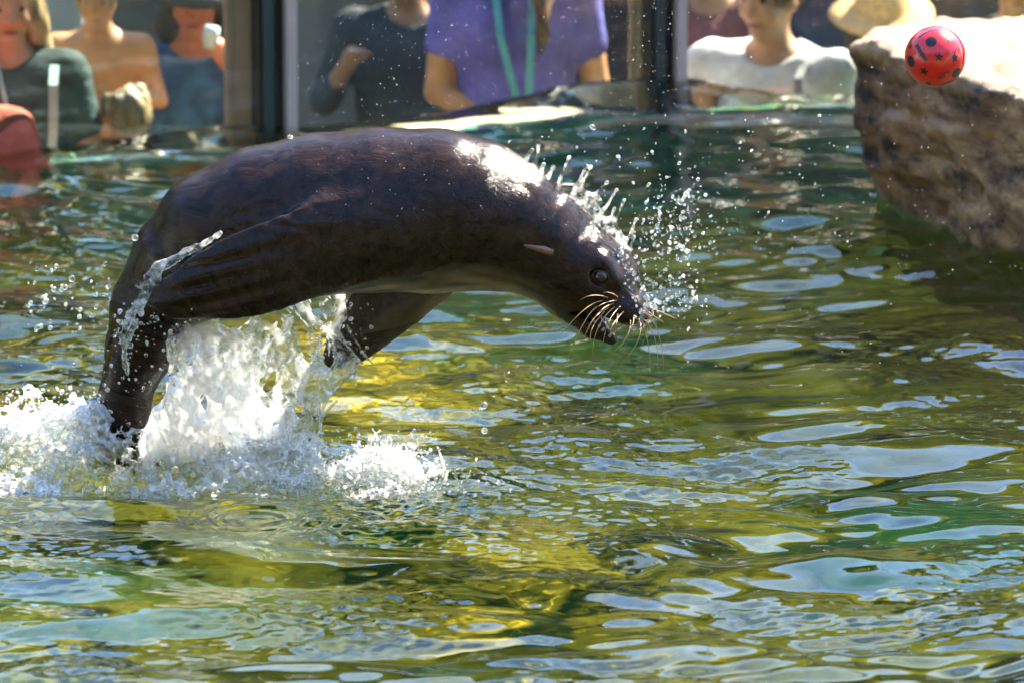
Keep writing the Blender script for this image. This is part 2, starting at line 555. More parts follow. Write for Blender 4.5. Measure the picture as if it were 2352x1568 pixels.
for k, (R, H) in enumerate(((3.6, 8.6), (3.1, 9.6), (4.0, 7.6))):
    cm = crown_mesh('crown', _tr, R, H); cm.materials.append(MLEAF[k])
    tm = trunk_mesh('trunk', _tr, H, R); tm.materials.append(MBARK)
    TREE_KINDS.append((cm, tm))
TREES = [(-11.5, 15.0, 0, 1.0), (-6.0, 14.0, 1, 0.95), (-1.2, 15.4, 0, 0.92), (3.4, 14.2, 2, 0.95), (8.4, 14.8, 1, 0.88), (13.5, 14.5, 0, .9),
         (-14.5, 8.0, 2, 1.0), (-14.5, 1.0, 0, .95), (15.5, 4.0, 1, .8), (16.0, -4.0, 2, 1.0), (-15, -7.0, 1, 1),
         (-16.0, 13.0, 1, 1.1), (-19.0, -17, 0, 1.6), (19.0, -17, 0, 1.6)]
for (x, y, k, s) in TREES:
    t = empty('tree', (x, y, -1.15)); t.scale = (s, s, s); t.rotation_euler = (0, 0, x * 1.7 + y)
    obj('crown', TREE_KINDS[k][0], None, t); obj('trunk', TREE_KINDS[k][1], None, t)
    tag(t, 'tall leafy green tree in the ring around the pool, mirrored in its water', 'tree', 'trees around the pool')

# ---- unseen dark building, added so the animal's wet coat mirrors less bright sky
MBLDG = principled('added_building_boards', (0.045, 0.034, 0.024), .85, noise=.5, scale=2, stretch=(4, 4, .3))
MROOF = principled('added_building_roof', (0.05, 0.05, 0.05), .7, noise=.4, scale=5)
MPANE = principled('added_building_pane', (0.02, 0.025, 0.03), .1, coat=.5)
bldg = empty('added_building', (0, -24, -1.15))
tag(bldg, 'tall dark building added out of view to darken reflections in the wet fur', 'building')
obj('wall', box_mesh('wall', (-17, -4, 0), (17, 3, 9.5), .05), MBLDG, bldg)  # wall of the added unseen building
rm = bpy.data.meshes.new('added_roof'); rm.from_pydata([(-18, -5, 9.4), (18, -5, 9.4), (18, 4, 9.4), (-18, 4, 9.4), (-18, -.5, 13.2), (18, -.5, 13.2)], [], [(0, 3, 2, 1), (3, 4, 5, 2), (0, 1, 5, 4), (0, 4, 3), (1, 2, 5)])
obj('added_roof', rm, MROOF, bldg)
for i in range(8):
    for zz in (1.6, 5.6):
        w_ = obj('window', box_mesh('window', (-.8, 2.98, 0), (.8, 3.06, 2.0), .02), MROOF, bldg); w_.location = (-14 + i * 4, 0, zz)  # windows of the added unseen building
        obj('added_pane', box_mesh('added_pane', (-.7, 3.05, .1), (.7, 3.075, 1.9)), MPANE, w_)
# ================================================================== SEA LION
def fur_mat():
    m, nt, out = mat('wet_fur')
    b = N(nt, 'ShaderNodeBsdfPrincipled')
    b.inputs['Roughness'].default_value = 0.60
    b.inputs['Specular IOR Level'].default_value = 0.0
    b.inputs['Coat IOR'].default_value = 1.38
    b.inputs['Coat Weight'].default_value = 0.75
    b.inputs['Coat Roughness'].default_value = 0.10
    b.inputs['Sheen Weight'].default_value = 0.0
    b.inputs['Sheen Roughness'].default_value = 0.45
    b.inputs['Sheen Tint'].default_value = (0.75, 0.5, 0.4, 1)
    fl = N(nt, 'ShaderNodeAttribute', attribute_name='flow')
    be = N(nt, 'ShaderNodeAttribute', attribute_name='belly')
    mp = N(nt, 'ShaderNodeMapping'); mp.inputs['Scale'].default_value = (0.5, 1.0, 1.0)
    nt.links.new(fl.outputs['Vector'], mp.inputs[0])
    t1 = N(nt, 'ShaderNodeTexNoise'); t1.inputs['Scale'].default_value = 230; t1.inputs['Detail'].default_value = 5
    t1.inputs['Roughness'].default_value = 0.65; t1.inputs['Distortion'].default_value = 0.6
    nt.links.new(mp.outputs[0], t1.inputs['Vector'])
    t2 = N(nt, 'ShaderNodeTexNoise'); t2.inputs['Scale'].default_value = 46; t2.inputs['Detail'].default_value = 6
    t2.inputs['Distortion'].default_value = 0.7
    mp2 = N(nt, 'ShaderNodeMapping'); mp2.inputs['Scale'].default_value = (0.85, 1.0, 1.0)
    nt.links.new(fl.outputs['Vector'], mp2.inputs[0]); nt.links.new(mp2.outputs[0], t2.inputs['Vector'])
    t3 = N(nt, 'ShaderNodeTexNoise'); t3.inputs['Scale'].default_value = 9; t3.inputs['Detail'].default_value = 3
    nt.links.new(fl.outputs['Vector'], t3.inputs['Vector'])
    r = N(nt, 'ShaderNodeValToRGB')
    r.color_ramp.elements[0].position = 0.33; r.color_ramp.elements[0].color = (0.0065, 0.0032, 0.0021, 1)
    r.color_ramp.elements[1].position = 0.72; r.color_ramp.elements[1].color = (0.032, 0.0155, 0.0095, 1)
    nt.links.new(t2.outputs[0], r.inputs[0])
    r2 = N(nt, 'ShaderNodeMix', data_type='RGBA', blend_type='MULTIPLY'); r2.inputs['Factor'].default_value = 0.7
    g = N(nt, 'ShaderNodeMapRange'); g.inputs[1].default_value = .3; g.inputs[2].default_value = .7; g.inputs[3].default_value = .35; g.inputs[4].default_value = 1.6
    nt.links.new(t1.outputs[0], g.inputs[0])
    nt.links.new(r.outputs[0], r2.inputs['A']); nt.links.new(g.outputs[0], r2.inputs['B'])
    mx = N(nt, 'ShaderNodeMix', data_type='RGBA')
    mx.inputs['B'].default_value = (0.20, 0.155, 0.12, 1)
    nt.links.new(be.outputs['Fac'], mx.inputs['Factor']); nt.links.new(r2.outputs['Result'], mx.inputs['A'])
    nt.links.new(mx.outputs['Result'], b.inputs['Base Color'])
    # coat breaks up where the fur lies in clumps
    cr = N(nt, 'ShaderNodeMapRange'); cr.inputs[1].default_value = .35; cr.inputs[2].default_value = .65; cr.inputs[3].default_value = .11; cr.inputs[4].default_value = .19
    nt.links.new(t3.outputs[0], cr.inputs[0]); nt.links.new(cr.outputs[0], b.inputs['Coat Roughness'])
    ad = N(nt, 'ShaderNodeMath', operation='MULTIPLY_ADD'); ad.inputs[1].default_value = 0.45
    hs = N(nt, 'ShaderNodeMath', operation='MULTIPLY'); hs.inputs[1].default_value = .5
    nt.links.new(t2.outputs[0], hs.inputs[0])
    nt.links.new(t1.outputs[0], ad.inputs[0]); nt.links.new(hs.outputs[0], ad.inputs[2])
    bp = N(nt, 'ShaderNodeBump'); bp.inputs['Strength'].default_value = 0.7; bp.inputs['Distance'].default_value = 0.009
    nt.links.new(ad.outputs[0], bp.inputs['Height'])
    nt.links.new(bp.outputs[0], b.inputs['Normal'])
    bp2 = N(nt, 'ShaderNodeBump'); bp2.inputs['Strength'].default_value = 0.60; bp2.inputs['Distance'].default_value = 0.009
    bs = N(nt, 'ShaderNodeMapRange'); bs.inputs[1].default_value = .42; bs.inputs[2].default_value = .60; bs.inputs[3].default_value = .22; bs.inputs[4].default_value = .55
    nt.links.new(t3.outputs[0], bs.inputs[0]); nt.links.new(bs.outputs[0], bp2.inputs['Strength'])
    nt.links.new(ad.outputs[0], bp2.inputs['Height'])
    nt.links.new(bp2.outputs[0], b.inputs['Coat Normal'])
    nt.links.new(b.outputs[0], out.inputs[0])
    return m
MFUR = fur_mat()

SPINE = [  # x, y of the picture, depth, radius
    (262, 1085, 0.06, .030), (258, 1010, 0.06, .040), (286, 905, 0.05, .058), (322, 800, 0.03, .080), (352, 705, 0.02, .098),
    (424, 602, 0.01, .124), (500, 534, 0.0, .146), (603, 500, 0.0, .163), (730, 481, 0.0, .173), (870, 473, 0.0, .178),
    (1000, 477, 0.0, .179), (1080, 490, 0.0, .172), (1160, 518, -.01, .150), (1235, 556, -.02, .127), (1293, 598, -.03, .113)]
SP = [(P(x, y, Y), r) for x, y, Y, r in SPINE]
Fh = np.array([0.76, -0.40, -0.51]); Fh /= np.linalg.norm(Fh)
Uh = np.array([0.45, -0.25, 0.85]); Uh -= Fh * (Uh @ Fh); Uh /= np.linalg.norm(Uh)
Sh = np.cross(Fh, Uh)
HC = P(1362, 632, -0.045)
def hp(f, u, s): return HC + Fh * f + Uh * u + Sh * s

def build_seal():
    G = Grid(P(190, 1100, 0) + np.array([0, -.34, -.05]), P(1530, 270, 0) + np.array([0, .36, .03]), 0.0046)
    G.f[:] = 0.5
    for (a, ra), (b, rb) in zip(SP[:-1], SP[1:]):
        G.cone(a, b, ra, rb, k=0.012, pad=0.05)
    # haunch, shoulder and chest masses
    G.cone(P(560, 560, -.03), P(470, 640, -.03), .10, .085, k=.06)
    G.cone(P(900, 540, -.06), P(760, 570, -.09), .115, .10, k=.07)
    G.cone(P(1000, 560, 0), P(1110, 560, 0), .105, .085, k=.05)
    # hind flippers trailing down into the water
    for (a, b, c) in (((300, 940, .03), (322, 1010, .02), (335, 1095, .03)), ((262, 1000, .08), (235, 1060, .10), (222, 1120, .12))):
        G.cone(P(*a), P(*b), .045, .034, k=.03, sc=(1, 1.3, 1)); G.cone(P(*b), P(*c), .034, .04, k=.02, sc=(1, 1.6, 1))
    # fore flippers: blades with rounded edges
    def blade(poly, y0, T, W, k, ydom):
        pw = [P(x, y, ydom) for x, y in poly]
        p2 = [(q[0], q[2]) for q in pw]
        xs_ = [q[0] for q in p2]; zs_ = [q[1] for q in p2]
        sl, X, Y, Z = G.block((min(xs_) - .06, ydom - .16, min(zs_) - .06), (max(xs_) + .06, ydom + .16, max(zs_) + .06))
        d2 = poly_sdf(X[:, 0, :], Z[:, 0, :], p2)[:, None, :]
        yc = y0(X, Z)
        t = T * np.sqrt(np.clip(-d2 / W, 0, 1)) * (0.65 + 0.6 * np.clip(-d2 / .12, 0, 1))
        d = np.where(d2 < 0, np.abs(Y - yc) - t, np.sqrt(np.maximum(d2, 0) ** 2 + (Y - yc) ** 2))
        d = np.where(d2 < 0, np.maximum(d, d2), d) * 0.8
        G.mix(sl, d.astype(np.float32), k)
    near = [(333, 684), (341, 702), (360, 717), (395, 728), (450, 733), (520, 732), (590, 723), (650, 709), (720, 686), (800, 655), (880, 620), (930, 570),
            (920, 510), (840, 476), (740, 474), (640, 498), (560, 525), (500, 548), (450, 580), (405, 615), (370, 640), (345, 662)]
    x_root, x_tip = P(880, 560, -.2)[0], P(335, 690, -.2)[0]
    blade(near, lambda X, Z: -0.155 - 0.062 * np.sin(np.clip((x_root - X) / (x_root - x_tip), 0, 1) * 2.3) + 0.0 * Z, .026, .030, .06, -.20)
    far = [(1070, 600), (1042, 662), (965, 733), (885, 802), (830, 843), (775, 868), (748, 862), (738, 830), (752, 775), (780, 715), (810, 660), (880, 610)]
    zt, zb = P(900, 640, .2)[2], P(760, 860, .2)[2]
    blade(far, lambda X, Z: 0.11 + 0.13 * np.clip((zt - Z) / (zt - zb), 0, 1) + 0.0 * X, .028, .030, .03, .18)
    # head
    G.ell(HC, (.098, .088, .092), k=.04, R=(Fh, Uh, Sh))
    G.cone(hp(-.02, -.045, .012), hp(-.02, -.045, -.012), .072, .072, k=.03)
    G.cone(hp(.04, -.006, 0), hp(.112, -.012, 0), .068, .041, k=.02)
    G.cone(hp(.112, -.006, 0), hp(.146, .000, 0), .036, .021, k=.015)
    for s in (-1, 1):
        G.cone(hp(.085, -.016, .030 * s), hp(.122, -.014, .022 * s), .029, .026, k=.012)      # whisker pads
        G.cone(hp(.020, .062, .052 * s), hp(.066, .046, .046 * s), .020, .015, k=.018)      # brows
    G.cone(hp(-.03, -.078, 0), hp(.060, -.098, 0), .052, .031, k=.03)                        # lower jaw
    G.cone(hp(.060, -.098, .0), hp(.114, -.100, 0), .030, .015, k=.015)
    for s in (-.052, -.034, -.012, .012, .034, .052):                                                   # open mouth
        G.cone(hp(.000, -.076, s * 1.2), hp(.150, -.062, s * .9), .006, .025, k=.005, op='sub')
    for s in (-1, 1):
        G.ell(hp(.042, .041, .0780 * s), (.021, .019, .017), k=.008, op='sub', R=(Fh, Uh, Sh))
    for s in (-1, 1):
        G.cone(hp(.152, .004, .010 * s), hp(.165, .000, .012 * s), .003, .006, k=.003, op='sub')  # nostrils
    v, q = G.mesh()
    v = smooth_v(v, q, 3, 0.5)
    return v, q
sv, sq = build_seal()
# folds of skin and lie of the fur as small relief
spc = np.array([p for p, r in SP] + [hp(0, 0, 0), hp(.08, -.02, 0), hp(.15, 0, 0)])
seg = spc[1:] - spc[:-1]; seg_l = np.linalg.norm(seg, axis=1); cum = np.concatenate([[0], np.cumsum(seg_l)])
best = np.full(len(sv), 1e9); s_par = np.zeros(len(sv)); off = np.zeros((len(sv), 3))
for i in range(len(seg)):
    w = sv - spc[i]
    t = np.clip((w @ seg[i]) / seg_l[i] ** 2, 0, 1)
    o = w - t[:, None] * seg[i]; d = np.linalg.norm(o, axis=1)
    m = d < best
    best[m] = d[m]; s_par[m] = cum[i] + t[m] * seg_l[i]; off[m] = o[m]
ang = np.arctan2(-off[:, 1], off[:, 2] + 0.35 * off[:, 0])
flow = np.stack([s_par, ang * 0.17, best * 0.6], -1)
nrm = np.zeros_like(sv)
tn = np.cross(sv[sq[:, 2]] - sv[sq[:, 0]], sv[sq[:, 3]] - sv[sq[:, 1]])
for k in range(4):
    for c in range(3): nrm[:, c] += np.bincount(sq[:, k], tn[:, c], len(sv))
nrm /= np.linalg.norm(nrm, axis=1)[:, None] + 1e-12
fp = np.stack([flow[:, 0] * 7, flow[:, 1] * 22, flow[:, 2] * 6], -1)
rel = 0.0011 * fbm(fp * np.array([1.9, 1, 1]), 1.0, 4, 3)
fa, fb = P(800, 590, -.2), P(335, 690, -.2)                  # ridges of the finger bones along the near flipper
fd = fb - fa; fL = np.linalg.norm(fd); fd /= fL
fu = (sv - fa) @ fd / fL; fw_ = (sv - fa) @ np.cross(fd, [0, -1.0, 0])
rel += np.where((sv[:, 1] < -.15) & (fu > .15), .0022 * np.cos(fw_ * 2 * math.pi / .042 + 1.5 * fu) * np.clip((fu - .15) * 2.5, 0, 1), 0)
fold = P(640, 500, -.17)
dfo = np.sqrt(((sv[:, 0] - fold[0]) / .11) ** 2 + ((sv[:, 2] - fold[2]) / .035) ** 2)
rel += np.where(sv[:, 1] < -.02, 0.0016 * np.sin((sv[:, 2] - fold[2] + 0.15 * (sv[:, 0] - fold[0])) * 260 + 3 * vnoise(sv, 18, 2)) * np.exp(-dfo ** 2), 0)
sv = sv + nrm * rel[:, None]
sea_lion = empty('sea_lion', tuple(P(262, 1085, .05)))
tag(sea_lion, 'wet dark brown sea lion leaping out of the pool, mouth open towards the ball', 'sea lion')
bpos = np.array(sea_lion.location)
bm_ = mesh_np('body', sv - bpos, sq)
set_vec_attr(bm_, 'flow', flow)
belly = np.clip((-nrm[:, 2] - 0.45) / 0.4, 0, 1) * np.clip((sv[:, 0] - P(560, 0, 0)[0]) / .15, 0, 1)
belly *= np.clip((P(1290, 0, 0)[0] - sv[:, 0]) / .10, 0, 1) * (np.abs(sv[:, 1]) < .15)
belly *= np.clip(.75 + .8 * vnoise(fp, 2.0, 8), 0, 1)
set_attr(bm_, 'belly', belly)
obj('body', bm_, MFUR, sea_lion)

def uv_sphere(name, R, seg=24, rings=14, sc=(1, 1, 1)):
    v = [(0, 0, R * sc[2])]
    for i in range(1, rings):
        a = math.pi * i / rings
        for k in range(seg):
            b = 2 * math.pi * k / seg
            v.append((R * sc[0] * math.sin(a) * math.cos(b), R * sc[1] * math.sin(a) * math.sin(b), R * sc[2] * math.cos(a)))
    v.append((0, 0, -R * sc[2]))
    f = [(0, 1 + k, 1 + (k + 1) % seg) for k in range(seg)]
    for i in range(rings - 2):
        for k in range(seg):
            f.append((1 + i * seg + k, 1 + (i + 1) * seg + k, 1 + (i + 1) * seg + (k + 1) % seg, 1 + i * seg + (k + 1) % seg))
    l = len(v) - 1; b0 = 1 + (rings - 2) * seg
    f += [(l, b0 + (k + 1) % seg, b0 + k) for k in range(seg)]
    me = bpy.data.meshes.new(name); me.from_pydata(v, [], f)
    for p in me.polygons: p.use_smooth = True
    return me
MEYE = principled('seal_eye', (0.045, 0.016, 0.007), 0.10, coat=.2)
MPUPIL = principled('seal_pupil', (0.003, 0.003, 0.004), 0.06, coat=.3)
MLID = principled('seal_eyelid', (0.007, 0.005, 0.004), 0.5, coat=.1)
MNOSE = principled('seal_nose', (0.012, 0.010, 0.010), 0.22, coat=0.8, bump=0.4, bscale=300)
MMOUTH = principled('seal_mouth', (0.05, 0.022, 0.018), 0.3, coat=0.5)
MTOOTH = principled('seal_tooth', (0.42, 0.34, 0.2), 0.35, coat=.3)
MEAR = principled('seal_ear', (0.15, 0.068, 0.035), 0.45, coat=0.3)
MWHISK = principled('seal_whisker', (0.55, 0.34, 0.17), 0.35)
for s in (1, -1):
    c = hp(.040, .040, .0660 * s)
    e = obj('eye', uv_sphere('eye', .0165), MEYE, sea_lion); e.location = c - bpos
    look = Sh * s * .9 + Fh * .42 + Uh * .12; look /= np.linalg.norm(look)
    pu = obj('pupil', uv_sphere('pupil', .0102, 16, 10, (1, 1, .315)), MPUPIL, e)
    pu.location = look * .0134; pu.rotation_euler = Vector(look).to_track_quat('Z', 'Y').to_euler()
    th = np.linspace(0, 2 * math.pi, 25)
    a_ = np.cross(look, Uh); a_ /= np.linalg.norm(a_); b_ = np.cross(a_, look)
    ring = [c + look * .0055 + .0172 * (math.cos(t) * a_ * 1.12 + math.sin(t) * b_ * .86) - bpos for t in th]
    obj('eyelid', tube_mesh('eyelid', ring, .0024, 7), MLID, sea_lion)
nz = obj('nose', uv_sphere('nose', .0205, 20, 12, (1, 1, 0.8)), MNOSE, sea_lion)
nz.location = hp(.148, .006, 0) - bpos; nz.rotation_euler = Vector(Fh).to_track_quat('Z', 'Y').to_euler()
tg = tube_mesh('tongue', [hp(.0, -.088, 0) - bpos, hp(.06, -.090, 0) - bpos, hp(.098, -.092, 0) - bpos], [.022, .018, .009], 10)
obj('tongue', tg, MMOUTH, sea_lion)
for s in (1, -1):
    for f0, u0, L, up in ((.112, -.090, .018, 1), (.092, -.086, .010, 1), (.080, -.084, .009, 1), (.066, -.082, .009, 1), (.122, -.036, -.018, 1)):
        a = hp(f0, u0, .017 * s * (1 if f0 > .1 else 1.35)); b = a + Uh * L + Fh * .003
        obj('tooth', tube_mesh('tooth', [a - bpos, (a + b) / 2 - bpos, b - bpos], [.0036, .003, .0006], 6), MTOOTH, sea_lion)
    # small furled ear
    ea = P(1268, 580, -.142) if s > 0 else hp(-.075, .01, -.10)
    eb = P(1204, 563, -.160) if s > 0 else hp(-.130, .03, -.115)
    em = tube_mesh('ear', [ea - bpos, ea * .7 + eb * .3 - bpos + np.array([0, -.004, .002]), ea * .35 + eb * .65 - bpos, eb - bpos], [.009, .0085, .006, .002], 8)
    obj('ear', em, MEAR, sea_lion)
def zc(x, y): return 1091 + .2563 * x, 459.4 + .2563 * y
WH = [((1190, 875), (1060, 855), (945, 895)), ((1280, 870), (1220, 835), (1150, 830)), ((1140, 905), (960, 1000), (720, 1270)), ((1270, 900), (1150, 930), (1065, 990)),
      ((1090, 950), (960, 1130), (820, 1450)), ((1200, 965), (1060, 1070), (980, 1235)), ((1250, 960), (1110, 1130), (1050, 1370)), ((1300, 955), (1200, 1090), (1150, 1270)),
      ((1395, 1080), (1350, 1240), (1190, 1400)), ((1470, 1060), (1460, 1260), (1285, 1500)), ((1490, 1050), (1610, 1230), (1635, 1510)), ((1510, 1010), (1640, 1180), (1692, 1530)),
      ((1490, 1070), (1550, 1280), (1570, 1520)), ((1520, 950), (1660, 1000), (1800, 1065)), ((1550, 1000), (1620, 1050), (1690, 1095)), ((1280, 1020), (1270, 1100), (1250, 1215)),
      ((1330, 1000), (1235, 1120), (1215, 1200)), ((1240, 930), (1110, 1010), (1000, 1190)), ((1160, 1000), (1050, 1150), (1040, 1270)), ((1540, 1080), (1545, 1160), (1500, 1290)),
      ((1500, 990), (1590, 1060), (1640, 1170)), ((1420, 1060), (1400, 1150), (1300, 1330))]
for i, (a, b, c) in enumerate(WH):
    near_side = a[0] < 1360
    ya = -.155 if near_side else -.17
    yb = ya - .05 if near_side else ya + (.06 if b[0] > a[0] else -.03)
    A, B, Cc = P(*zc(*a), ya + .02), P(*zc(*b), yb), P(*zc(*c), yb + (0.0 if near_side else .04))
    pts = [(1 - t) ** 2 * A + 2 * t * (1 - t) * (2 * B - (A + Cc) / 2) + t * t * Cc - bpos for t in np.linspace(0, 1, 9)]
    obj('whisker', tube_mesh('whisker', pts, np.linspace(.0012, .0004, 9), 5), MWHISK, sea_lion)

# ================================================================== BALL
BC = P(2148, 131, -.02); BR = .0695
ball = empty('ball', tuple(BC))
tag(ball, 'glossy red rubber ball with black printed stars, dots and bars flying above the rock', 'ball')
def ball_mat():
    m, nt, out = mat('red_rubber')
    b = N(nt, 'ShaderNodeBsdfPrincipled')
    b.inputs['Base Color'].default_value = (0.64, 0.004, 0.012, 1)
    b.inputs['Roughness'].default_value = 0.28
    b.inputs['Coat Weight'].default_value = 0.5; b.inputs['Coat Roughness'].default_value = .08
    b.inputs['Subsurface Weight'].default_value = 0.4
    b.inputs['Subsurface Radius'].default_value = (.10, .012, .012)
    b.inputs['Subsurface Scale'].default_value = 0.6
    tx = N(nt, 'ShaderNodeTexNoise'); tx.inputs['Scale'].default_value = 60; tx.inputs['Detail'].default_value = 6
    bp = N(nt, 'ShaderNodeBump'); bp.inputs['Strength'].default_value = .08; bp.inputs['Distance'].default_value = .004
    tc = N(nt, 'ShaderNodeTexCoord'); nt.links.new(tc.outputs['Object'], tx.inputs['Vector'])
    nt.links.new(tx.outputs[0], bp.inputs['Height']); nt.links.new(bp.outputs[0], b.inputs['Normal'])
    nt.links.new(b.outputs[0], out.inputs[0])
    return m
obj('shell', uv_sphere('shell', BR, 64, 40), ball_mat(), ball)
MPRINT = principled('black_print', (0.012, 0.008, 0.012), 0.35, noise=.4, scale=200)
MPRINT2 = principled('worn_print', (0.30, 0.012, 0.02), 0.4)
cp, sp = math.cos(PITCH), math.sin(PITCH)
RT = np.array([1, 0, 0]); UPV = np.array([0, sp, cp]); TOC = np.array([0, -cp, sp])
def decal(name, cx, cy, outline, m=MPRINT, back=False):
    n2 = cx * cx + cy * cy
    if n2 > .93: cx, cy = cx * math.sqrt(.93 / n2), cy * math.sqrt(.93 / n2); n2 = .93
    n = RT * cx - UPV * cy + TOC * math.sqrt(1 - n2)
    a = RT - n * (n @ RT); a /= np.linalg.norm(a); b = np.cross(a, n)      # b runs down the picture
    if b @ (-UPV) < 0: b = -b
    if back: n = -n
    pts = [n]
    for u, w in outline:
        p = n + a * u + b * w; pts.append(p / np.linalg.norm(p))
    # three rings so the print follows the curve
    k = len(outline); V = [n * BR * 1.004]; Fq = []
    for r in (.4, .75, 1.0):
        for u, w in outline:
            p = n + a * u * r + b * w * r; V.append(p / np.linalg.norm(p) * BR * 1.004)
    Fq += [(0, 1 + i, 1 + (i + 1) % k) for i in range(k)]
    for g in range(2):
        Fq += [(1 + g * k + i, 1 + (g + 1) * k + i, 1 + (g + 1) * k + (i + 1) % k, 1 + g * k + (i + 1) % k) for i in range(k)]
    me = bpy.data.meshes.new(name); me.from_pydata([tuple(x) for x in V], [], Fq)
    for p in me.polygons: p.use_smooth = True
    obj(name, me, m, ball)
def star(r, rot=0): return [((r if i % 2 == 0 else r * .42) * math.sin(i * math.pi / 5 + rot), -(r if i % 2 == 0 else r * .42) * math.cos(i * math.pi / 5 + rot)) for i in range(10)]
def dot(r): return [(r * math.cos(i * math.pi / 9), r * math.sin(i * math.pi / 9)) for i in range(18)]
def bar(l, w, rot):
    c, s_ = math.cos(rot), math.sin(rot)
    o = [(-l, -w), (-l / 3, -w), (l / 3, -w), (l, -w), (l, w), (l / 3, w), (-l / 3, w), (-l, w)]
    return [(x * c - y * s_, x * s_ + y * c) for x, y in o]
Z0 = (1790, 360); ZR = 190.0
def bz(x, y): return (x - Z0[0]) / ZR, (y - Z0[1]) / ZR
for nm, (x, y), o in (('printed_dot', (1755, 273), dot(.19)), ('printed_star', (1863, 265), star(.15, .3)), ('printed_star', (1802, 370), star(.17, .1)), ('printed_star', (1903, 373), star(.19, -.1)),
                      ('printed_star', (1712, 457), star(.18, .2)), ('printed_bar', (1690, 340), bar(.36, .075, 1.0)), ('printed_dot', (1632, 393), dot(.20)), ('printed_dot', (1917, 465), dot(.20)),
                      ('printed_bar', (1738, 210), bar(.36, .05, -.35)), ('printed_bar', (1735, 178), bar(.22, .08, -.3)), ('printed_star', (1950, 272), star(.2, 0)), ('printed_bar', (1962, 372), bar(.2, .07, 1.6)),
                      ('printed_star', (1745, 530), star(.18, .3)), ('printed_bar', (1862, 525), bar(.28, .06, -.15)), ('printed_bar', (1915, 312), bar(.2, .02, -1.1)), ('printed_dot', (1630, 300), dot(.08))):
    decal(nm, *bz(x, y), o)
decal('printed_bar', *bz(1835, 480), bar(.22, .09, -.6), MPRINT2)
for (x, y), o in (((.1, .3), star(.17)), ((-.4, -.2), dot(.19)), ((.45, -.3), bar(.3, .07, .8)), ((-.2, .5), star(.17, .4)), ((.3, .05), dot(.15)), ((-.1, -.5), star(.17))):
    decal('printed_star' if len(o) == 10 else 'printed_dot' if len(o) == 18 else 'printed_bar', x, y, o, MPRINT, True)

# ================================================================== ROCK
def rock_mat():
    m, nt, out = mat('rock')
    b = N(nt, 'ShaderNodeBsdfPrincipled'); b.inputs['Roughness'].default_value = 0.72
    tc = N(nt, 'ShaderNodeTexCoord'); ge = N(nt, 'ShaderNodeNewGeometry')
    mp = N(nt, 'ShaderNodeMapping'); mp.inputs['Scale'].default_value = (1, 1, 1.9); nt.links.new(tc.outputs['Object'], mp.inputs[0])
    t1 = N(nt, 'ShaderNodeTexNoise'); t1.inputs['Scale'].default_value = 7; t1.inputs['Detail'].default_value = 9; t1.inputs['Roughness'].default_value = .65
    t2 = N(nt, 'ShaderNodeTexNoise'); t2.inputs['Scale'].default_value = 2.6; t2.inputs['Detail'].default_value = 5
    nt.links.new(mp.outputs[0], t1.inputs['Vector']); nt.links.new(tc.outputs['Object'], t2.inputs['Vector'])
    r = N(nt, 'ShaderNodeValToRGB'); cr = r.color_ramp
    cr.elements[0].position = .36; cr.elements[0].color = (.028, .018, .013, 1)
    cr.elements[1].position = .66; cr.elements[1].color = (.56, .345, .19, 1)
    e = cr.elements.new(.48); e.color = (.25, .14, .075, 1)
    nt.links.new(t1.outputs[0], r.inputs[0])
    mx = N(nt, 'ShaderNodeMix', data_type='RGBA', blend_type='MULTIPLY'); mx.inputs['Factor'].default_value = .6
    r2 = N(nt, 'ShaderNodeValToRGB'); r2.color_ramp.elements[0].color = (.60, .40, .30, 1); r2.color_ramp.elements[1].color = (1, .95, .85, 1)
    r2.color_ramp.elements[0].position = .38; r2.color_ramp.elements[1].position = .6
    nt.links.new(t2.outputs[0], r2.inputs[0]); nt.links.new(r.outputs[0], mx.inputs['A']); nt.links.new(r2.outputs[0], mx.inputs['B'])
    # upward faces paler: the sun's brightness on the top put into the colour
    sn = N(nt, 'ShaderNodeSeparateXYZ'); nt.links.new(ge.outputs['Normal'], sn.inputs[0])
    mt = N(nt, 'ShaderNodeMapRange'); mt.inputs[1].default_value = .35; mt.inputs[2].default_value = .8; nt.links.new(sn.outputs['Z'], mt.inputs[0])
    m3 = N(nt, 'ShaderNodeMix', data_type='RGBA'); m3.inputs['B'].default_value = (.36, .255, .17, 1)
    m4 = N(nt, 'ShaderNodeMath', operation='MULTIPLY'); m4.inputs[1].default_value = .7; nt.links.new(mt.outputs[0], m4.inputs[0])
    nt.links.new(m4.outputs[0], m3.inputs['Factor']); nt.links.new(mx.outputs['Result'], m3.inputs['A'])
    # algae band at the waterline
    sx = N(nt, 'ShaderNodeSeparateXYZ'); nt.links.new(ge.outputs['Position'], sx.inputs[0])
    ma = N(nt, 'ShaderNodeMath', operation='MULTIPLY_ADD'); ma.inputs[1].default_value = .16
    nt.links.new(t2.outputs[0], ma.inputs[0]); nt.links.new(sx.outputs['Z'], ma.inputs[2])
    mr = N(nt, 'ShaderNodeMapRange'); mr.inputs[1].default_value = .115; mr.inputs[2].default_value = .085
    nt.links.new(ma.outputs[0], mr.inputs[0])
    m2 = N(nt, 'ShaderNodeMix', data_type='RGBA'); m2.inputs['B'].default_value = (.10, .13, .012, 1)
    nt.links.new(mr.outputs[0], m2.inputs['Factor']); nt.links.new(m3.outputs['Result'], m2.inputs['A']); nt.links.new(m2.outputs['Result'], b.inputs['Base Color'])
    bp = N(nt, 'ShaderNodeBump'); bp.inputs['Strength'].default_value = .9; bp.inputs['Distance'].default_value = .05
    nt.links.new(t1.outputs[0], bp.inputs['Height']); nt.links.new(bp.outputs[0], b.inputs['Normal'])
    nt.links.new(b.outputs[0], out.inputs[0])
    return m
